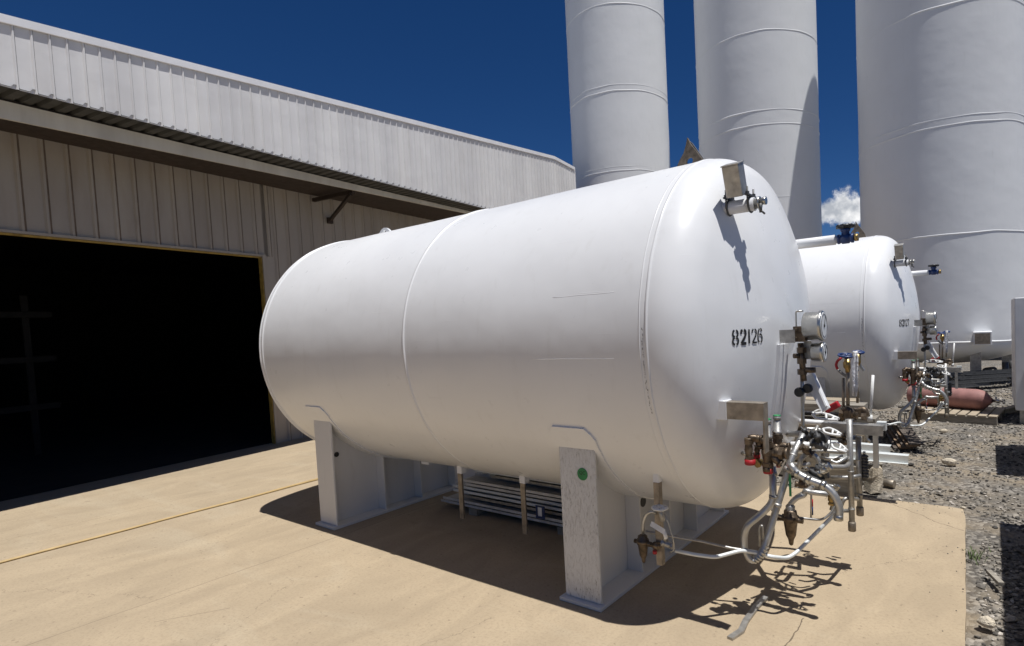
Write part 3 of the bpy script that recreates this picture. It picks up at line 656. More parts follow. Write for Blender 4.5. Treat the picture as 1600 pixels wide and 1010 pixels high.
# 4 safety valve manifold
sv = Vector((1.038,-0.600,0.923))
ya = -.52
b_ = MB()
def knob(c, ax, ln, rr):
    c = Vector(c); ax = Vector(ax).normalized(); b_.lathe(c-ax*ln/2, ax, [(0, rr), (ln*.12, rr), (ln*.13, rr*.82), (ln*.3, rr*.86), (ln*.5, rr*1.05), (ln*.7, rr*.86), (ln*.87, rr*.82), (ln*.88, rr), (ln, rr)], 14)
knob((0.945,-0.640,0.928), Zv, .125, .021); hexnut(b_, (0.947,-0.640,0.967), Zv, .024, .02); hexnut(b_, (0.948,-0.640,0.887), Zv, .023, .016)
b_.tube([(0.947,-0.640,0.986), (0.968,-0.630,0.994), (0.991,-0.620,0.983), (1.030,-0.600,0.965)], .017, 12, .012); knob((0.986,-0.620,0.985), X, .05, .021); knob((0.987,-0.600,0.962), Zv, .05, .020)
knob((1.028,-0.600,0.901), Zv, .17, .026); hexnut(b_, (1.031,-0.600,0.953), Zv, .031, .024); hexnut(b_, (1.029,-0.600,0.850), Zv, .029, .02); hexnut(b_, (1.030,-0.600,0.916), Zv, .033, .026)
knob((1.073,-0.580,0.912), X, .11, .030); hexnut(b_, (1.056,-0.580,0.914), X, .036, .02); hexnut(b_, (1.094,-0.580,0.909), X, .034, .02); knob((1.064,-0.590,0.881), (1, 0, -.8), .08, .022)
knob((1.057,-0.520,0.961), Zv, .10, .024); hexnut(b_, (1.058,-0.520,0.982), Zv, .029, .018); knob((1.090,-0.520,0.935), X, .06, .020); b_.tube([(1.056,-0.520,0.939), (1.055,-0.560,0.925)], .018, 10, 0)
knob((0.968,-0.580,0.917), Zv, .05, .015); b_.tube([(0.968,-0.580,0.926), (0.996,-0.590,0.939), (1.030,-0.600,0.935)], .012, 10, .01); knob((1.071,-0.550,0.855), Zv, .04, .014)
man = P_('relief_manifold', b_, 'bronze')
for (px0, px1) in (((1.032,-0.600,0.984), (1.033,-0.600,1.083)), ((1.058,-0.520,0.995), (1.059,-0.520,1.091))):
    a = Vector(px0); b = Vector(px1); ln = (b-a).length
    o = P_('relief_valve', MB().lathe(a, Zv, [(0, .024), (.018, .024), (.02, .019), (ln*.75, .019), (ln*.77, .015), (ln*.8, .015), (ln*.82, .021), (ln, .021)], 18), 'galv')
    P_('vent_screen', MB().lathe(a+Zv*(ln+.0005), Zv, [(0, .0215), (.005, .017)], 16), 'green', o)
for c, r in (((0.950,-0.640,0.865), .028), ((0.958,-0.560,0.881), .018), ((1.029,-0.600,0.818), .025), ((0.962,-0.460,0.815), .012), ((1.033,-0.440,0.813), .012)): P_('red_cap', MB().lathe(Vector(c)-Zv*.014, Zv, [(0, r*.9), (.004, r), (.028, r)], 18), 'red')
P_('brass_plug', MB().lathe(Vector((0.980,-0.550,0.848)), (-.5, -.8, -.1), [(0, .018), (.02, .018), (.021, .024), (.035, .024)], 14), 'brass')
wnut = MB().lathe(Vector((0.883,-0.570,0.889)), X, [(0, .012), (.03, .012)], 8); wnut.cyl((0.867,-0.570,0.888), (0.949,-0.570,0.895), .006, 8); P_('wing_nut', wnut, 'stainless')
# 5 main aluminium loop
lp = MB().tube([(1.022,-0.500,0.817), (1.024,-0.520,0.632), (0.976,-0.540,0.573), (0.900,-0.580,0.502), (0.881,-0.580,0.449), (0.881,-0.580,0.355), (0.917,-0.570,0.301), (0.960,-0.540,0.351), (0.977,-0.520,0.397), (1.013,-0.480,0.538), (1.058,-0.420,0.717), (1.077,-0.400,0.804), (1.102,-0.340,0.893), (1.121,-0.250,0.950), (1.036,-0.100,0.919), (0.889,0.100,0.871)], .0185, 16, .045, 7)
P_('bent_discharge_pipe', lp, 'alu', None, 'dull aluminium pipe bent in a long hanging loop')
br = MB()
a = Vector((0.923,-0.570,0.311)); b = Vector((0.974,-0.520,0.387))
for i in range(7): c = a.lerp(b, i/6)+Vector((.006*math.sin(i*3.1416/6), 0, -.012*math.sin(i*3.1416/6))); br.lathe(c, b-a, [(-.006, .019), (-.003, .0225), (.003, .0225), (.006, .019)], 16, False)
P_('ribbed_sleeve', br, 'stainless')
for pa_, pb_ in (((1.021,-0.500,0.790), (1.022,-0.500,0.768)), ((1.026,-0.520,0.668), (1.025,-0.520,0.654)), ((1.077,-0.410,0.798), (1.071,-0.415,0.771)), ((1.030,-0.462,0.608), (1.026,-0.467,0.589)), ((1.093,-0.360,0.862), (1.088,-0.365,0.847))):
    P_('pipe_clamp', MB().cyl(pa_, pb_, .0225, 16), 'galv')
P_('elbow_pipe', MB().tube([(1.093,-0.440,0.824), (1.126,-0.440,0.779), (1.192,-0.440,0.747), (1.269,-0.440,0.729), (1.316,-0.440,0.685), (1.339,-0.440,0.620), (1.330,-0.440,0.561)], .0195, 16, .06, 7), 'alu', None, 'thick aluminium pipe curving down to an open end')
for c, d_, r in (((1.184,-0.440,0.751), (1, 0, -.5), .024), ((1.259,-0.440,0.731), (1, 0, -.45), .024), ((1.330,-0.440,0.572), (0, 0, 1), .0235), ((1.126,-0.440,0.779), (1, 0, -.7), .022)): P_('pipe_coupling', MB().lathe(Vector(c), d_, [(-.014, r), (.014, r)], 18), 'stainless')
# secondary alu pipes in the thicket
for k, (pts, r, mt) in enumerate((
    ([(1.098,-0.200,0.855), (1.143,-0.200,0.838), (1.182,-0.200,0.806), (1.185,-0.200,0.741)], .014, 'alu'),
    ([(1.057,-0.200,0.680), (1.088,-0.200,0.807), (1.121,-0.150,0.827)], .014, 'alu'),
    ([(1.245,-0.250,0.628), (1.141,-0.250,0.626), (1.116,-0.250,0.634), (1.115,-0.250,0.606), (1.074,-0.270,0.592), (1.034,-0.280,0.542), (1.019,-0.280,0.487)], .015, 'alu'),
    ([(1.025,-0.100,0.538), (1.083,-0.100,0.580), (1.083,0.050,0.570)], .014, 'galv'),
    ([(1.177,0.100,0.627), (1.269,0.100,0.636), (1.333,0.150,0.643)], .011, 'alu'),
    ([(0.902,0.150,0.792), (1.004,0.150,0.801), (1.081,0.200,0.797)], .02, 'paint'),
    ([(0.855,0.200,0.746), (0.990,0.200,0.758)], .02, 'paint'),
    ([(0.912,0.350,0.913), (1.046,0.400,0.902), (1.178,0.400,0.899)], .017, 'paint'),
    ([(1.014,0.200,0.891), (1.069,0.300,0.877), (1.151,0.200,0.839), (1.151,0.100,0.737)], .013, 'alu'),
    ([(1.082,0.000,0.792), (1.157,0.000,0.809), (1.265,0.050,0.798), (1.273,0.100,0.808)], .012, 'galv'),
    ([(0.959,-0.050,0.721), (1.055,-0.050,0.721), (1.080,0.000,0.722)], .013, 'galv'),
    ([(1.185,-0.200,0.770), (1.237,-0.200,0.766), (1.302,-0.100,0.749), (1.300,0.000,0.745)], .014, 'galv'),
    ([(1.200,-0.050,0.775), (1.239,-0.050,0.750), (1.292,0.000,0.783)], .010, 'alu'),
    ([(1.105,-0.220,0.747), (1.123,-0.220,0.758), (1.136,-0.220,0.736), (1.120,-0.220,0.713), (1.103,-0.220,0.728)], .006, 'alu'),
    ([(1.183,-0.200,0.695), (1.217,-0.200,0.662), (1.269,-0.200,0.659), (1.268,-0.200,0.613), (1.240,-0.200,0.526)], .009, 'stainless'),
    ([(1.111,-0.100,0.584), (1.111,-0.100,0.525), (1.107,-0.100,0.427)], .006, 'stainless'),
    ([(1.286,-0.100,0.813), (1.245,-0.150,0.801), (1.165,-0.150,0.803)], .007, 'stainless'),
    ([(1.109,0.100,0.936), (1.091,0.050,0.873), (1.082,0.000,0.802), (1.070,-0.100,0.773)], .010, 'galv'),
    ([(1.293,0.300,0.872), (1.236,0.300,0.857), (1.168,0.300,0.842)], .012, 'galv'),
    ([(1.323,0.400,0.877), (1.327,0.400,0.814), (1.350,0.400,0.795)], .010, 'stainless'),
    )): P_('process_pipe', MB().tube(pts, r, 12, .03, 5), mt)
# valve bodies in the thicket
def valve(c, ax, r, stem, mat='bronze', wheel=None):
    c = Vector(c); ax = Vector(ax).normalized(); st_ = Vector(stem)
    v = MB().lathe(c-ax*r*1.7, ax, [(0, r*.85), (r*.6, r*.85), (r*.7, r*.6), (r*1.1, r), (r*2.3, r), (r*2.7, r*.6), (r*2.8, r*.85), (r*3.4, r*.85)], 16)
    hexnut(v, c-ax*r*1.5, ax, r*1.02, r*.5); hexnut(v, c+ax*r*1.5, ax, r*1.02, r*.5)
    v.lathe(c, st_, [(0, r*.7), (st_.length*.5, r*.6), (st_.length*.5, r*.8), (st_.length*.7, r*.75), (st_.length*.72, r*.3), (st_.length, r*.3)], 12)
    o = P_('valve', v, mat)
    return o, c+st_
valve((1.225,-0.350,0.919), (1, 0, -.3), .024, (-.01, -.03, .08), 'darksteel')
valve((1.160,-0.350,0.882), (1, 0, -.6), .022, (0, -.05, .03), 'bronze')
valve((1.215,-0.360,0.761), (1, 0, .3), .030, (.02, -.02, .07), 'darksteel')
valve((1.253,-0.380,0.796), (1, 0, .8), .022, (.03, -.02, .04), 'stainless')
valve((1.162,-0.300,0.953), (1, 0, 1.1), .018, (-.04, -.02, .05), 'darksteel')
valve((1.273,-0.320,0.629), (0, 0, 1), .02, (.05, 0, 0), 'brass')
valve((1.029,0.000,0.591), (1, 0, 0), .02, (0, 0, .05), 'bronze')
valve((1.269,-0.200,0.650), (1, 0, 1), .013, (0, -.03, .03), 'stainless')
valve((1.236,0.200,0.825), (1, 0, .2), .018, (0, 0, .06), 'bronze')
for c_, ax_, r__, t__ in (((1.206,-0.360,0.751), (.3, 0, 1), .046, .016), ((1.213,-0.360,0.776), (.3, 0, 1), .042, .014), ((1.214,-0.300,0.944), (.3, 1, 0), .042, .02)): P_('pipe_flange', flange(MB(), c_, ax_, r__, t__), 'darksteel')
# lever handles: perforated white plates
def lever(a, b, w_, up=(0, -.5, 1), par=None, mat='white', holes=True, name='lever_handle'):
    a = Vector(a); b = Vector(b); d = b-a; ln = d.length; d.normalize(); sd_ = d.cross(Vector(up)).normalized(); u2 = sd_.cross(d)
    m_ = MB()
    def strip(pts, hw):
        m_.tube([a+d*p_[0]+sd_*p_[1] for p_ in pts], hw, 6, .01, 3)
    strip([(0, 0), (ln*.22, w_*.5), (ln*.55, w_*.45), (ln, w_*.12)], w_*.14); strip([(0, 0), (ln*.22, -w_*.5), (ln*.55, -w_*.45), (ln, -w_*.12)], w_*.14); strip([(ln*.45, -w_*.45), (ln*.62, w_*.4)], w_*.12); strip([(ln*.0, 0), (ln*.5, 0)], w_*.1) if not holes else None
    strip([(ln*.8, -w_*.2), (ln*.8, w_*.2)], w_*.14)
    return P_(name, m_, mat, par)
lever((1.143,-0.150,1.047), (1.291,-0.200,1.035), .055); lever((1.245,-0.350,1.006), (1.340,-0.380,0.986), .045); lever((1.294,-0.380,0.939), (1.371,-0.400,0.907), .045); lever((1.057,0.200,0.999), (1.166,0.150,1.027), .05)
P_('lever_grip', MB().beam((1.155,0.100,1.031), (1.233,0.100,1.077), .045, .04), 'red', None, 'red taped lever grip', .008)
# regulators (bell bodies pointing down)
def regulator(c, sc, nm):
    c = Vector(c); r = MB().lathe(c+Zv*.05*sc, -Zv, [(0, .018*sc), (.008*sc, .03*sc), (.03*sc, .032*sc), (.034*sc, .040*sc), (.05*sc, .040*sc), (.055*sc, .034*sc), (.13*sc, .024*sc), (.15*sc, .014*sc), (.175*sc, .010*sc), (.18*sc, .006*sc)], 20)
    for k in range(6):
        a = k*math.pi/3; r.cyl(c+Vector((.036*sc*math.cos(a), .036*sc*math.sin(a), .02*sc)), c+Vector((.036*sc*math.cos(a), .036*sc*math.sin(a), -.008*sc)), .005*sc, 6)
    r.cyl(c-X*.06*sc, c+X*.06*sc, .014*sc, 10); return P_(nm, r, 'bronze')
regulator((1.041,-0.280,0.467), 1.15, 'regulator'); P_('regulator_bonnet', MB().lathe(Vector((1.042,-0.280,0.491)), Zv, [(0, .028), (.02, .03), (.035, .024), (.05, .026), (.06, .018)], 18), 'galv')
P_('regulator_line', MB().tube([(1.073,-0.280,0.482), (1.139,-0.260,0.477), (1.207,-0.250,0.478), (1.253,-0.220,0.524), (1.267,-0.200,0.576)], .007, 8, .03), 'galv')
P_('regulator_line', MB().tube([(1.009,-0.280,0.472), (0.985,-0.350,0.503), (0.975,-0.400,0.554)], .009, 8, .03), 'galv')
# drain line from bottom: thin pipes running back towards the leg
P_('drain_line', MB().tube([(1.300,-0.300,0.573), (1.270,-0.300,0.524), (1.180,-0.360,0.420), (1.116,-0.450,0.349), (1.083,-0.500,0.330), (0.991,-0.500,0.322), (0.937,-0.550,0.350), (0.878,-0.620,0.377), (0.774,-0.720,0.355), (0.672,-0.750,0.360), (0.568,-0.780,0.372)], .0105, 12, .03, 5), 'whitealu', None, 'thin pale drain pipe running back to the tank bottom valve')
P_('drain_line', MB().tube([(0.907,-0.450,0.313), (0.778,-0.500,0.326), (0.624,-0.550,0.354), (0.468,-0.650,0.392), (0.353,-0.720,0.421)], .008, 10, .03, 5), 'galv')
P_('small_drain', MB().tube([(0.916,-0.450,0.347), (0.920,-0.450,0.450), (0.936,-0.450,0.471), (0.938,-0.450,0.388)], .007, 8, .02), 'galv')
# hanging purge pipes with end caps
pw = []
for (a, b, c, yy) in (((1.304,0.020,1.000), (1.299,0.020,0.391), (1.300,0.020,0.348), .02), ((1.301,0.280,0.850), (1.299,0.280,0.403), (1.299,0.280,0.353), .28)):
    a = Vector(a); b = Vector(b); b.x = a.x; P_('hanging_pipe', MB().cyl(a, b, .0165, 14).lathe(b+Zv*.08, Zv, [(0, .019), (.01, .019)], 14).lathe(b+Zv*.30, Zv, [(0, .019), (.01, .019)], 14), 'galv')
    P_('pipe_cap', MB().lathe(b-Zv*.045, Zv, [(0, .019), (.004, .022), (.05, .022), (.055, .019)], 14), 'brownsteel')
P_('cross_link', MB().tube([(1.230,-0.050,0.528), (1.233,-0.050,0.475), (1.294,0.020,0.464)], .011, 10, .03).tube([(1.250,0.000,0.487), (1.269,0.000,0.539), (1.296,0.040,0.533), (1.297,0.280,0.459)], .011, 10, .03), 'galv')
P_('hanging_tag', MB().cbox((1.086,-0.420,0.702), (.012, .004, .12)), 'greentag', None, 'narrow green tag on a wire'); P_('tag_wire', MB().tube([(1.080,-0.450,0.869), (1.092,-0.430,0.831), (1.087,-0.420,0.743)], .002, 6, .01), 'stainless')
rg = MB().cyl((1.116,-0.100,0.540), (1.115,-0.100,0.497), .005, 8); P_('tag_stick', rg, 'red'); P_('tag_stick', MB().cyl((1.115,-0.100,0.497), (1.115,-0.100,0.448), .005, 8), 'blue')
# support rail above and its post
r0 = Vector((1.102,0.250,0.904)); r1 = Vector((1.448,0.250,0.926))
P_('support_rail', MB().box((r0.x, .22, r0.z-.03), (r1.x, .226, r0.z+.03)).box((r0.x, .2265, r0.z+.024), (r1.x, .30, r0.z+.03)), 'galv', None, None)
rp = Vector((1.400,0.270,0.895)); rq = Vector((1.391,0.270,0.673)); P_('rail_post', MB().box((rp.x-.014, .255, rq.z), (rp.x+.014, .283, r0.z-.031)), 'alu')
P_('small_block', MB().cbox((1.430,0.300,0.922), (.05, .05, .05)), 'whitealu')
# right hand valve group on top of the rail
for (x_, zlo_, ztop_, yy) in ((1030, 800, 470, .22), (1105, 760, 440, .30)):
    pass
vb1 = Vector((1.260,0.200,1.000)); vb2 = Vector((1.308,0.280,0.999))
v = MB(); v.tube([(1.223,0.200,0.964), (1.237,0.200,1.024), (1.268,0.200,1.026), (1.295,0.200,0.985)], .022, 12, .02); v.tube([(1.285,0.250,0.968), (1.308,0.280,1.012), (1.340,0.280,1.022), (1.354,0.280,0.975)], .02, 12, .02); hexnut(v, vb1, Zv, .034, .05); hexnut(v, vb2, Zv, .03, .05); hexnut(v, (1.339,0.280,0.983), X, .03, .03); hexnut(v, (1.228,0.200,1.007), X, .03, .025); P_('cross_valve_body', v, 'bronze')
stx = MB().cyl((1.263,0.200,1.051), (1.266,0.200,1.255), .011, 10); stx.cyl((1.298,0.300,1.056), (1.302,0.300,1.263), .008, 10); stx.cyl((1.233,0.220,1.021), (1.236,0.220,1.218), .009, 10); P_('valve_stem', stx, 'brownsteel')
bo = MB().lathe(Vector((1.266,0.200,1.255)), Zv, [(0, .013), (.02, .015), (.03, .024), (.06, .026), (.065, .020), (.08, .016)], 14); bo.lathe(Vector((1.306,0.300,1.288)), Zv, [(0, .012), (.02, .018), (.07, .018)], 12); P_('valve_bonnet', bo, 'brass')
for c, r in (((1.260,0.200,1.357), .043), ((1.307,0.320,1.368), .030)):
    hw = MB().torus(c, (.1, -.15, 1), r, .007, 24, 6)
    for k in range(3): a = k*math.pi/3; hw.cyl(Vector(c)+Vector((math.cos(a)*r, math.sin(a)*r, 0)), Vector(c)-Vector((math.cos(a)*r, math.sin(a)*r, 0)), .005, 6)
    hw.cyl(Vector(c)-Zv*.03, Vector(c)+Zv*.01, .01, 8); P_('handwheel', hw, 'blue')
P_('red_loop', MB().tube([(1.235,0.190,1.344), (1.210,0.190,1.323), (1.202,0.190,1.297), (1.213,0.190,1.272)], .008, 8, .02), 'red'); P_('strap_tail', MB().tube([(1.213,0.190,1.272), (1.236,0.190,1.247), (1.261,0.200,1.229)], .009, 8, .02), 'grey')
P_('strap_tail', MB().beam((1.306,0.330,1.295), (1.335,0.330,1.252), .02, .012), 'alu')
rag = MB(); a = [Vector(q_) for q_ in ((1.314,0.200,1.384), (1.295,0.200,1.330), (1.297,0.200,1.255), (1.307,0.200,1.179), (1.301,0.200,1.116))]; b = [Vector(q_) for q_ in ((1.316,0.210,1.384), (1.318,0.220,1.320), (1.315,0.220,1.253), (1.318,0.220,1.177), (1.309,0.210,1.111))]
vs = []
for i in range(5):
    for k in range(5): u = k/4; vs.append(a[i].lerp(b[i], u)+Vector(((u-.5)*.018, .012*math.sin(k*2.2+i)-.03, 0)))
rag.add(vs, [(5*i+k, 5*i+k+1, 5*i+k+6, 5*i+k+5) for i in range(4) for k in range(4)], True); rg_ = P_('plastic_wrap', rag, 'plastic'); md = rg_.modifiers.new('thick', 'SOLIDIFY'); md.thickness = .003
P_('white_rod', MB().cyl((1.360,0.350,0.956), (1.381,0.350,1.224), .0085, 10).lathe(Vector((1.358,0.350,0.956)), Zv, [(-.02, .015), (.02, .015)], 10), 'white')
cs = MB()
for i in range(8): c = Vector((1.329,0.300,0.726))-Zv*.018*i; cs.lathe(c, Zv, [(-.008, .018), (-.003, .024), (.003, .024), (.008, .018)], 16, i in (0, 7))
cs.cyl(Vector((1.329,0.300,0.726))+Zv*.01, Vector((1.329,0.300,0.726))-Zv*.15, .017, 12); P_('ribbed_vaporiser', cs, 'darksteel')
P_('small_tee', MB().cyl((1.301,0.300,0.599), (1.352,0.300,0.610), .011, 10).cyl((1.330,0.300,0.757), (1.329,0.300,0.736), .008, 8), 'stainless')
# 6 vent pipe with blue valve on the far side
vp = Vector((0.832,0.900,2.148)); vv = Vector((1.116,0.900,2.149))
P_('vent_pipe', MB().lathe((XF-.02, .9, vv.z-.008), X, [(0, .036), (vv.x-.045-(XF-.02), .036), (vv.x-.043-(XF-.02), .028), (vv.x-.02-(XF-.02), .028)], 20), 'paint')
v = MB().lathe((vv.x-.03, .9, vv.z-.008), X, [(0, .034), (.015, .034), (.02, .026), (.03, .036), (.075, .036), (.085, .026), (.09, .034), (.105, .034)], 18); v.lathe((vv.x+.022, .9, vv.z), Zv, [(0, .03), (.04, .026), (.045, .034), (.06, .034)], 16); bv = P_('vent_valve', v, 'blue')
hw = MB().torus((vv.x+.022, .9, vv.z+.078), Zv, .045, .013, 24, 8); hw.lathe((vv.x+.022, .9, vv.z+.06), Zv, [(0, .03), (.03, .022)], 14)
for k in range(8): a = k*math.pi/4; hw.lathe((vv.x+.022+.05*math.cos(a), .9+.05*math.sin(a), vv.z+.066), Zv, [(0, .013), (.024, .013)], 8)
P_('vent_handwheel', hw, 'black', bv); P_('vent_plug', MB().lathe((vv.x+.076, .9, vv.z-.008), X, [(0, .018), (.008, .026), (.03, .026)], 8), 'brass', bv)
# 7 bottom valve group by the front leg
dy_ = -.78
d0 = Vector((0.478,-0.780,0.744)); d1 = Vector((0.468,-0.780,0.270))
P_('drop_stub', MB().box((d0.x-.018, dy_-.018, d0.z-.005), (d0.x+.018, dy_+.018, d0.z+.10)), 'paint')
P_('drop_channel', MB().box((d0.x-.016, dy_-.020, d1.z+.01), (d0.x+.018, dy_-.016, d0.z-.006)).box((d0.x-.016, dy_-.0155, d1.z+.01), (d0.x-.012, dy_+.016, d0.z-.006)).box((d0.x+.014, dy_-.0155, d1.z+.01), (d0.x+.018, dy_+.016, d0.z-.006)), 'brownsteel')
hp = Vector((0.518,-0.840,0.617))
hn_ = MB()
for k in range(6): a = k*math.pi/3+.3; hn_.tube([hp+Vector((.042*math.cos(a), .042*math.sin(a), 0)), hp+Vector((.042*math.cos(a+math.pi/3), .042*math.sin(a+math.pi/3), 0))], .007, 6, 0); hn_.tube([hp, hp+Vector((.042*math.cos(a), .042*math.sin(a), 0))], .006, 6, 0)
P_('valve_handle', hn_, 'white'); P_('valve_neck', MB().cyl(hp, (0.535,-0.840,0.547), .013, 10), 'galv')
valve((0.557,-0.840,0.427), (1, 0, -.15), .019, (-.02, 0, .05), 'galv')
P_('lever_label', MB().beam((0.471,-0.860,0.531), (0.552,-0.860,0.499), .003, .028, (0, .2, 1)), 'white'); P_('white_sleeve', MB().cyl((0.542,-0.850,0.504), (0.555,-0.850,0.460), .011, 10), 'white')
regulator((0.392,-0.820,0.399), .88, 'regulator'); P_('flexible_tube', MB().tube([(0.394,-0.820,0.446), (0.401,-0.820,0.519), (0.423,-0.820,0.564), (0.459,-0.820,0.585), (0.470,-0.800,0.565)], .009, 10, .03), 'alu')
P_('bottom_tee', MB().cyl((0.415,-0.820,0.393), (0.507,-0.820,0.400), .012, 10).lathe(Vector((0.476,-0.820,0.397)), X, [(-.015, .02), (.015, .02)], 10), 'bronze'); P_('red_cap', MB().lathe(Vector((0.465,-0.820,0.360)), Zv, [(-.01, .012), (.01, .012)], 10), 'red')
P_('valve_cable', MB().tube([(0.554,-0.850,0.593), (0.578,-0.850,0.528), (0.599,-0.850,0.463), (0.600,-0.850,0.404), (0.572,-0.850,0.388)], .0025, 6, .03), 'stainless')
# 8 hanging posts under the belly
for q_ in ((-1.477,-0.450,0.510), (-0.808,-0.450,0.513)):
    q_ = Vector(q_); bz = Vector((-1.510,-0.450,0.127)).z if q_.x < -1 else Vector((-0.836,-0.450,0.119)).z
    P_('post_stub', MB().box((q_.x-.026, -.48, q_.z-.02), (q_.x+.026, -.43, q_.z+.06)), 'paint')
    P_('hanging_post', MB().box((q_.x-.022, -.48, bz), (q_.x+.0, -.474, q_.z-.021)).box((q_.x-.022, -.4735, bz), (q_.x-.017, -.43, q_.z-.021)).box((q_.x+.0005, -.48, bz), (q_.x+.022, -.470, q_.z-.021)), 'brownsteel')
P_('belly_pad', MB().box((-2.18, -.30, .455), (-2.08, -.22, .49)), 'paint')

# second numbered tank: copy of the first with its own number
D2 = Vector((.2228, 4.388, -.03))
tank2 = copy_tree(tank, None, ('stencilled_number', 'round_sticker'))
tank2.location = Vector(O1)+D2
tank2['label'] = 'smaller-looking white horizontal tank stencilled 82127, behind the near tank'
v2 = [o for o in ALL() if o.parent == tank2 and o.name.startswith('vessel')][0]
nn2 = num2.build('stencilled_number', 'ink', v2); nn2['label'] = 'black stencilled number 82127'
for s_ in [o for o in ALL() if o.parent == tank2 and o.name.startswith('saddle')]:
    s_['label'] = 'white saddle'

# grey strap lying on the slab
sp0 = [Vector(a) for a in ((0.906,-0.344,0.012), (0.895,-0.475,0.010), (0.898,-0.642,0.008), (0.912,-0.745,0.008), (0.888,-0.841,0.007))]
stp_ = MB(); vs = []
for i, p_ in enumerate(sp0):
    d = (sp0[min(i+1, 4)]-sp0[max(i-1, 0)]).normalized(); s_ = Vector((-d.y, d.x, 0))
    for sg, zz in ((-1, 0), (-1, .012), (1, .012), (1, 0)): vs.append(p_+s_*.016*sg+Vector((0, 0, zz-.006)))
stp_.add(vs, [(4*i+j, 4*i+4+j, 4*i+4+(j+1) % 4, 4*i+(j+1) % 4) for i in range(4) for j in range(4)]+[(3, 2, 1, 0), (16, 17, 18, 19)])
tag(stp_.build('metal_strip', 'galv', None, 0, sp0[2]), 'short bent grey metal strip lying on the slab in front of the near tank', 'strip')

# ------------------------------------------------------------------ vertical towers
def tower(name, cx, cy, R, zb, zt_, seams, label, legs=False):
    o = thing(name, (cx, cy, 0), label, 'storage tower', 'tall white cylindrical towers')
    pr_ = []
    nb = 10
    for i in range(nb): a = math.pi/2*i/nb; pr_.append((zb-R*.30*math.cos(a), max(.02, R*math.sin(a))))
    nz = 60
    for i in range(nz+1): pr_.append((zb+(zt_-zb)*i/nz, R))
    for i in range(1, 13): a = math.pi/2*i/12; pr_.append((zt_+R*.5*math.sin(a), max(.02, R*math.cos(a))))
    m_ = MB(); vs = []; sg = 96
    for z, r in pr_:
        for i in range(sg):
            th = 2*math.pi*i/sg; d = noise.noise(Vector((math.cos(th)*1.8+cx, math.sin(th)*1.8, z*.7)))*.006*(r/R)
            vs.append((cx+(r+d)*math.cos(th), cy+(r+d)*math.sin(th), z))
    m_.add(vs, [(j*sg+i, j*sg+(i+1) % sg, (j+1)*sg+(i+1) % sg, (j+1)*sg+i) for j in range(len(pr_)-1) for i in range(sg)]+[tuple(range(sg)), tuple((len(pr_)-1)*sg+i for i in range(sg))], True)
    sh_ = m_.build('shell', 'towerpaint', o)
    for z, hgt in seams:
        b = MB(); vs = []
        for dz, rr in ((-.022, R-.004), (-.006, R+hgt), (.006, R+hgt), (.022, R-.004)):
            for i in range(sg): th = 2*math.pi*i/sg; vs.append((cx+rr*math.cos(th), cy+rr*math.sin(th), z+dz+.02*noise.noise(Vector((math.cos(th)*3, math.sin(th)*3, z)))))
        b.add(vs, [(j*sg+i, j*sg+(i+1) % sg, (j+1)*sg+(i+1) % sg, (j+1)*sg+i) for j in range(3) for i in range(sg)], True); b.build('weld_seam', 'weldgrey', sh_)
    if legs:
        for k in range(4):
            a = k*math.pi/2+.5; x, y = cx+(R-.25)*math.cos(a), cy+(R-.25)*math.sin(a)
            MB().box((x-.1, y-.1, -.05), (x+.1, y+.1, zb-R*.1)).build('support_leg', 'galv', o); 
    else:
        MB().lathe((cx, cy, -.05), Zv, [(0, R*.98), (zb+.05, R*.98)], 64).build('skirt', 'towerpaint', o)
    return o
tower('storage_tower', -7.27+.10, 11.4, 1.47, .9, 13.5, [(5.92, .007), (6.03, .003), (8.10, .007), (8.26, .003), (10.45, .007), (13, .006)], 'white tower farthest left, rising beyond the warehouse gable')
tower('storage_tower', -3.45, 12.85, 1.65, .9, 11.2, [(4.75, .003), (6.62, .007), (6.98, .007), (8.98, .007)], 'middle white tower with a slanted shadow on its right side')
rt = tower('storage_tower', 1.0, 12.42, 1.70, .86, 12.3, [(.90, .02), (3.2, .010), (5.47, .007), (5.62, .004), (7.92, .007), (10.2, .007)], 'widest white tower at the right, standing on legs behind the 82127 tank', True)
q_ = Vector((1.816,10.700,0.974))
MB().box((q_.x-.15, 10.62, q_.z-.13), (q_.x+.17, 11.1, q_.z+.15)).build('access_box', 'towerpaint', rt, .01); MB().box((q_.x-.12, 10.605, q_.z-.10), (q_.x+.14, 10.615, q_.z+.12)).build('access_panel', 'brownsteel', rt)
pm = MB().tube([(1.535,11.600,0.173), (1.816,11.600,0.129), (1.830,11.600,0.268), (2.043,11.600,0.299), (2.065,11.600,0.040)], .03, 8, .05); pm.tube([(1.919,11.600,0.299), (1.967,11.600,0.085)], .05, 8, 0); pm.tube([(2.212,11.600,0.421), (2.227,11.600,0.012)], .06, 8, 0); pm.tube([(2.321,11.400,0.466), (2.336,11.400,0.229), (2.425,11.400,0.111)], .05, 8, .1); pm.build('bottom_piping', 'darksteel', rt)

# far white trailer-like tank seen under the right tower
ft = thing('distant_tank', (2.4, 19, 0), 'far pale horizontal vessel glimpsed beneath the right tower', 'tank')
MB().lathe((-3.5, 19, 1.05), X, [(0, .3), (.2, .75), (.5, .85), (8, .85), (8.3, .75), (8.5, .3)], 40).build('vessel', 'towerpaint', ft)
for x in (-1.5, 2.6): MB().box((x, 18.4, -.05), (x+.35, 19.6, .6)).build('saddle', 'white', ft)

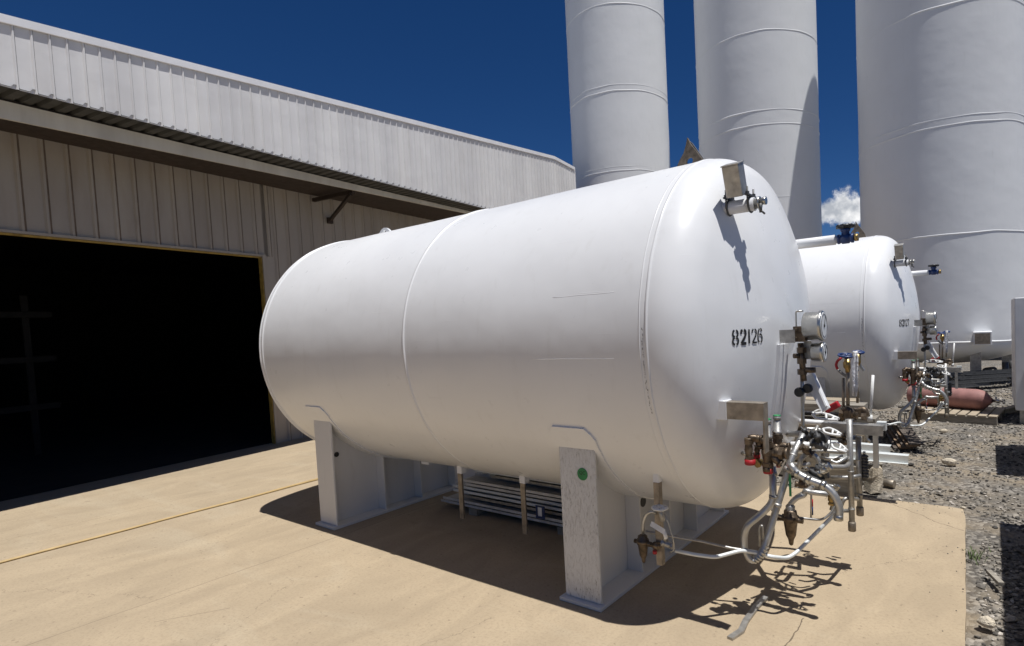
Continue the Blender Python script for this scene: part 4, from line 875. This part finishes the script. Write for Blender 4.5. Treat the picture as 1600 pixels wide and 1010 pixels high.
# ------------------------------------------------------------------ white cabinet at the right edge
cb = thing('equipment_cabinet', (3.2, 6.9, 0), 'tall white metal cabinet on short feet cut off by the right edge', 'cabinet')
x0 = Vector((2.241,6.300,1.724)).x; zt0 = Vector((2.206,6.300,1.727)).z
MB().box((x0, 6.3, .16), (x0+1.5, 7.9, zt0)).build('housing', 'cabinet', cb, .012)
MB().box((x0+.10, 6.285, .42), (x0+.6, 6.2985, .72)).build('data_plate', 'white', cb)
for x in (x0+.05, x0+1.3):
    for y in (6.4, 7.7): MB().box((x, y, -.05), (x+.1, y+.1, .159)).build('foot', 'galv', cb)
# skid unit added beyond the right edge as shadow caster; its drain cock shows
sk = thing('shadow_caster_skid', (3.3, 3.9, 0), 'steel shadow caster added just outside the frame for the shadow at the right edge', 'shadow caster')
MB().box((2.40, 3.25, .15), (4.0, 4.75, 1.36)).build('housing', 'cabinet', sk, .02); MB().box((2.37, 3.22, 1.3605), (4.03, 4.78, 1.40)).build('lid', 'galv', sk, .005); MB().box((2.388, 3.35, .3), (2.3985, 3.95, 1.2)).build('access_door', 'whitealu', sk, .003); MB().box((2.388, 4.05, .3), (2.3985, 4.65, 1.2)).build('access_door', 'whitealu', sk, .003); MB().box((2.42, 3.26, -.05), (4.0, 3.35, .149)).build('skid_rail', 'galv', sk); MB().box((2.42, 4.6, -.05), (4.0, 4.75, .149)).build('skid_rail', 'galv', sk)
MB().tube([(2.53, 4.85, .75), (2.40, 4.85, .75), (2.38, 4.85, .3), (2.30, 4.85, .22), (2.38, 4.85, .1)], .02, 8, .05).build('drain_pipe', 'galv', sk)
MB().lathe((2.38, 4.85, .7), Zv, [(0, .03), (.05, .05), (.1, .03)], 10).build('drain_valve', 'darksteel', sk)
sk2 = thing('shadow_caster_box', (2.9, .2, 0), 'large steel box added just outside the frame to cast the shadow beside the slab', 'box')  # unseen box added to throw the shadow at the lower right
MB().box((2.40, -1.9, .12), (3.5, 1.72, 1.32)).build('housing', 'cabinet', sk2, .02)
MB().box((2.37, -1.93, 1.3205), (3.53, 1.75, 1.355)).build('lid', 'galv', sk2, .005)
for y in (-1.75, -.55, .6): MB().box((2.388, y, .25), (2.3985, y+1.0, 1.2)).build('access_door', 'whitealu', sk2, .003)
for y in (-1.6, 1.4): MB().box((2.62, y, -.05), (3.5, y+.2, .119)).build('skid_rail', 'galv', sk2)

# ------------------------------------------------------------------ aluminium strips stored under the near tank
zz = .10; random.seed(21)
labs = ['bottom', 'second', 'third', 'fourth', 'fifth', 'sixth', 'seventh', 'eighth', 'top']
for y in (0, 0):
    pass
for bi, x in enumerate((-1.75, -.75)):
    o = MB().box((x-.05, -.12, .001), (x+.05, .55, .055)).build('timber_bearer', 'woodgrey', None, 0, (x, .2, 0)); tag(o, ['timber bearer under the left end of the aluminium strips', 'timber bearer under the right end of the aluminium strips'][bi], 'timber', 'bearers under the strip stack')
k = 0
for lay in range(9):
    for j, yo in enumerate((-.10, .12, .34)):
        x0 = -2.10+random.uniform(-.14, .12)+lay*.03+j*.06; x1 = -.36+random.uniform(-.1, .15); z = .0565+lay*.036; y = yo+random.uniform(-.045, .03)+lay*.006
        m_ = MB().box((x0, y, z), (x1, y+.003, z+.022)).box((x0, y+.0035, z), (x1, y+.19, z+.004)).box((x0, y+.19, z), (x1, y+.193, z+.022))
        if lay > 6 and j == 0: m_.v = [Vector((v_.x+.1, v_.y+.1, v_.z)) for v_ in m_.v]
        o = m_.build('aluminium_channel', ('strip', 'whitealu', 'strip', 'whitealu', 'galv')[(lay*2+j) % 5], None, 0, ((x0+x1)/2, y+.1, z))
        tag(o, '%s grey aluminium channel in the %s row of the stack under the near tank' % (labs[lay], ('front', 'middle', 'back')[j]), 'channel', 'aluminium channels under the tank')
tg_ = MB().box((-.97, -.170, .12), (-.88, -.164, .22)).build('bundle_label', 'blue', None, 0, (-.92, -.125, .17)); tag(tg_, 'small blue and white bundle label on the front of the strip stack', 'label'); MB().box((-.945, -.173, .14), (-.905, -.171, .21)).build('paper_slip', 'white', tg_)

# ------------------------------------------------------------------ timber and channels between the two tanks
random.seed(4); k = 0
for lay, z in enumerate((.0, .17, .34, .51, .68)):
    for j in range(2):
        y = 2.35+j*.28; x0 = -.7+random.uniform(-.1, .1); x1 = 1.02+random.uniform(-.08, .12)-lay*.03
        o = MB().box((x0, y, z-.02), (x1, y+.22, z+.055)).build('timber_beam', 'wood' if (lay+j) % 2 else 'woodgrey', None, .004, ((x0+x1)/2, y+.1, z-.02)); tag(o, '%s brown timber beam in the %s column of the stack behind the near tank' % (('lowest', 'second', 'middle', 'fourth', 'topmost')[lay], ('nearer', 'farther')[j]), 'timber', 'timber beams stacked between the tanks')
    if lay < 4:
        for j, x in enumerate((-.2, .8)):
            o = MB().box((x, 2.33, z+.0555), (x+.06, 2.9, z+.1495)).build('spacer_strip', 'whitealu', None, 0, (x, 2.6, z+.1)); tag(o, '%s pale spacer at the %s of the timber stack' % (('lowest', 'second', 'third', 'topmost')[lay], ('tank end', 'yard end')[j]), 'spacer', 'spacers in the timber stack')
for i, (pa, pb, yy, lab) in enumerate((((0.653,2.000,0.371), (1.245,2.000,0.407), 2.0, 'upper pale aluminium channel sticking out beyond the valve rack'), ((0.785,1.800,0.371), (1.404,1.800,0.380), 1.8, 'lower pale aluminium channel with its end nearest the gravel'))):
    pa = Vector(pa); pb = Vector(pb); m_ = MB(); z = pb.z
    m_.box((pa.x, yy, z-.035), (pb.x, yy+.004, z+.03)); m_.box((pa.x, yy+.0045, z+.026), (pb.x, yy+.08, z+.030)); m_.box((pa.x, yy-.03, z-.035), (pb.x, yy-.0005, z-.031))
    o = m_.build('pale_channel', 'whitealu', None, 0, ((pa.x+pb.x)/2, yy, z)); tag(o, lab, 'channel', 'pale channels beside the valve rack')
o = MB().box((.55, 1.92, -.05), (.67, 2.12, .40)).box((.55, 1.95, -.05), (1.0, 2.08, .24)).build('timber_trestle', 'woodgrey', None, .004, (.6, 2, 0)); tag(o, 'low grey timber trestle carrying the pale channels behind the valve rack', 'trestle')
# broken concrete stub
random.seed(9); cs_ = MB(); c = Vector((1.073,2.121,-0.020)); vs = []
for i, (z, w_) in enumerate(((-.03, .085), (.06, .075), (.12, .06), (.18, .05), (.22, .02))):
    for k in range(7): a = 2*math.pi*k/7; vs.append((c.x+w_*1.0*math.cos(a)*random.uniform(.6, 1.2)+i*.008, c.y+.05+w_*.8*math.sin(a)*random.uniform(.7, 1.2), z+random.uniform(-.015, .03)))
cs_.add(vs, [(j*7+i, j*7+(i+1) % 7, (j+1)*7+(i+1) % 7, (j+1)*7+i) for j in range(4) for i in range(7)]+[tuple(range(28, 35))])
M['stub'] = simple('broken concrete', (.58, .51, .40), .95, 0, .3, 14, .7, 0, .02)
tag(cs_.build('concrete_chunk', 'stub', None, 0, c), 'jagged pale concrete chunk standing at the far corner of the slab', 'concrete')
c = Vector((1.182,2.416,-0.030)); m_ = MB().lathe(c+Vector((-.05, 0, .03)), (1, -.3, 0), [(0, .034), (.004, .038), (.09, .038), (.094, .034)], 18); tag(m_.build('rusty_can', 'brownsteel', None, 0, c), 'small brown can lying in the gravel beside the concrete chunk', 'can')
o = MB().beam(Vector((1.097,2.475,0.000)), Vector((1.120,2.300,0.218)), .03, .05).build('timber_stake', 'woodgrey', None, 0, (1.097,2.475,0.000)); tag(o, 'short upright timber stake behind the concrete chunk', 'stake')
# dark sheets leaning/fanned out on the gravel
fan = [((0.776,5.258,0.040), (1.084,4.043,-0.020)), ((0.807,5.229,0.070), (1.139,4.017,0.000)), ((0.842,5.200,0.100), (1.180,4.004,0.020)), ((0.892,5.132,0.130), (1.220,3.979,0.040)), ((0.961,4.974,0.160), (1.258,3.973,0.060))]
flab = ['nearest and lowest', 'second from the near side', 'middle', 'second from the far side', 'topmost, orange-edged']
for i, (a, b) in enumerate(fan):
    a = Vector(a); b = Vector(b)
    o = MB().beam(a, b, .15, .016, (0, 0, 1)).build('dark_plank', 'steelsheet' if i % 2 == 0 else 'plankbrown', None, 0, b); tag(o, '%s of the dark planks fanned out on the gravel' % flab[i], 'plank', 'dark planks fanned on the gravel')
# white-grey box beside them
# ------------------------------------------------------------------ pallet with red gas cylinder
A0 = Vector((0.933,6.319,-0.020)); A1 = Vector((2.027,6.180,-0.020)); dA = (A1-A0); dA.z = 0; lenA = dA.length; dA.normalize(); dB = Vector((-dA.y, dA.x, 0))
pal = thing('wooden_pallet', A0.lerp(A1, .5), 'weathered timber pallet under the faded red cylinder', 'pallet')
def pbx(s0, s1, t0, t1, z0, z1):
    mt = Matrix(((dA.x, dB.x, 0, A0.x), (dA.y, dB.y, 0, A0.y), (0, 0, 1, 0), (0, 0, 0, 1))); return MB().box((s0, t0, z0), (s1, t1, z1), mt)
for i in range(3): pbx(0, lenA, i*.42, i*.42+.06, -.04, .06).build('stringer', 'woodgrey', pal)
for i in range(9): pbx(i*(lenA-.1)/8, i*(lenA-.1)/8+.1, -.01, .92, .0605, .08).build('deck_board', 'wood', pal)
cc0 = Vector((0.869,7.150,0.123)); cc1 = Vector((1.829,6.750,0.203)); cc1.z = cc0.z = .08+.155
gcyl = thing('gas_cylinder', (cc0+cc1)/2-Vector((0, 0, .155)), 'faded red gas cylinder lying on the pallet behind the second tank', 'gas cylinder')
ln = (cc1-cc0).length; MB().lathe(cc0, cc1-cc0, [(0, .12), (.02, .15), (.04, .155), (ln-.05, .155), (ln+.02, .145), (ln+.08, .115), (ln+.13, .06), (ln+.16, .035)], 32).build('cylinder_body', 'pink', gcyl)
dd = (cc1-cc0).normalized(); e = cc1+dd*.16; v = MB().lathe(e, dd, [(0, .022), (.05, .022), (.06, .03), (.09, .03), (.1, .012), (.14, .012)], 10); v.cyl(e+dd*.05, e+dd*.05+Vector((0, 0, .06)), .012, 8); v.torus(e+dd*.15, dd, .03, .008, 16, 6); v.build('cylinder_valve', 'stainless', gcyl)
MB().lathe(cc0+dd*(ln*.48), dd, [(0, .157), (.03, .157)], 32).build('strap_band', 'grey', gcyl)
for k, (a, b) in enumerate((((1.930,6.744,0.030), (2.332,7.596,0.030)), ((1.323,5.713,-0.020), (1.198,5.387,-0.020)))):
    if k == 0: o = MB().beam(a, b, .12, .06).build('loose_board', 'wood', None, 0, a); tag(o, 'pale loose board lying on the ground right of the pallet', 'board')
# dark steel channels stacked under the right tower
random.seed(2)
for lay in range(4):
    a = Vector((1.291,9.608,0.000))+Vector((.1*lay-.1, .25*lay, .05+.07*lay)); b = Vector((2.330,10.542,0.000))+Vector((.3*lay-.4, .3*lay, .05+.07*lay))
    o = MB().beam(a, b, .20, .012).beam(a+Vector((0, -.1, .03)), b+Vector((0, -.1, .03)), .008, .06).beam(a+Vector((0, .1, .03)), b+Vector((0, .1, .03)), .008, .06).build('steel_channel', 'darksteel', None, 0, a); tag(o, '%s dark steel channel of the stack in the shade of the right tower' % ('lowest', 'second', 'third', 'topmost')[lay], 'steel channel', 'dark channels under the right tower')
# rocks and debris that can be told apart
random.seed(14)
for (p_, r, lab) in (((1.602,3.491,-0.020), .055, 'pale brown rock in the middle of the gravel track'), ((1.445,5.322,-0.020), .035, 'small brown rock near the pallet'), ((1.937,-0.013,-0.020), .035, 'rounded rock by the slab edge near the bottom of the frame'), ((1.774,1.950,-0.020), .018, 'little stone at the slab far corner')):
    m_ = MB(); p_ = Vector(p_)
    bm = bmesh.new(); bmesh.ops.create_icosphere(bm, subdivisions=2, radius=r)
    for v in bm.verts: v.co = Vector((v.co.x*1.3, v.co.y*.9, v.co.z*.75))*(1+.35*noise.noise(v.co*14/(r*20)+p_))
    m_.add([v.co+p_+Vector((0, 0, r*.3)) for v in bm.verts], [tuple(v.index for v in f.verts) for f in bm.faces]); bm.free(); tag(m_.build('rock', 'stub', None, 0, p_), lab, 'rock')
o = MB().beam((1.949,0.652,0.000), (2.010,0.491,0.000), .03, .02).build('wood_scrap', 'woodgrey', None, 0, (1.949,0.652,0.000)); tag(o, 'short splinter of brown wood on the dirt beside the slab', 'wood scrap')
# weeds
wd = MB(); random.seed(6); c = Vector((1.869,0.916,-0.030))
for i in range(46):
    a = random.uniform(0, 6.28); ln = random.uniform(.02, .06); b0 = c+Vector((random.gauss(0, .03), random.gauss(0, .05), 0)); tip = b0+Vector((math.cos(a)*ln*.6, math.sin(a)*ln*.6, ln)); s_ = Vector((-math.sin(a), math.cos(a), 0))*.003
    wd.add([b0-s_, b0+s_, (b0+tip)/2+s_+Vector((0, 0, .008)), tip, (b0+tip)/2-s_+Vector((0, 0, .008))], [(0, 1, 2, 3, 4)])
M['weed'] = simple('weed leaves', (.09, .13, .04), .7, 0, .3, 30, 0)
tag(wd.build('weed', 'weed', None, 0, c), 'small sparse green weed growing beside the slab edge', 'weed')

for o in ALL():
    if '_o' in o: del o['_o']
S.render.engine = 'CYCLES'
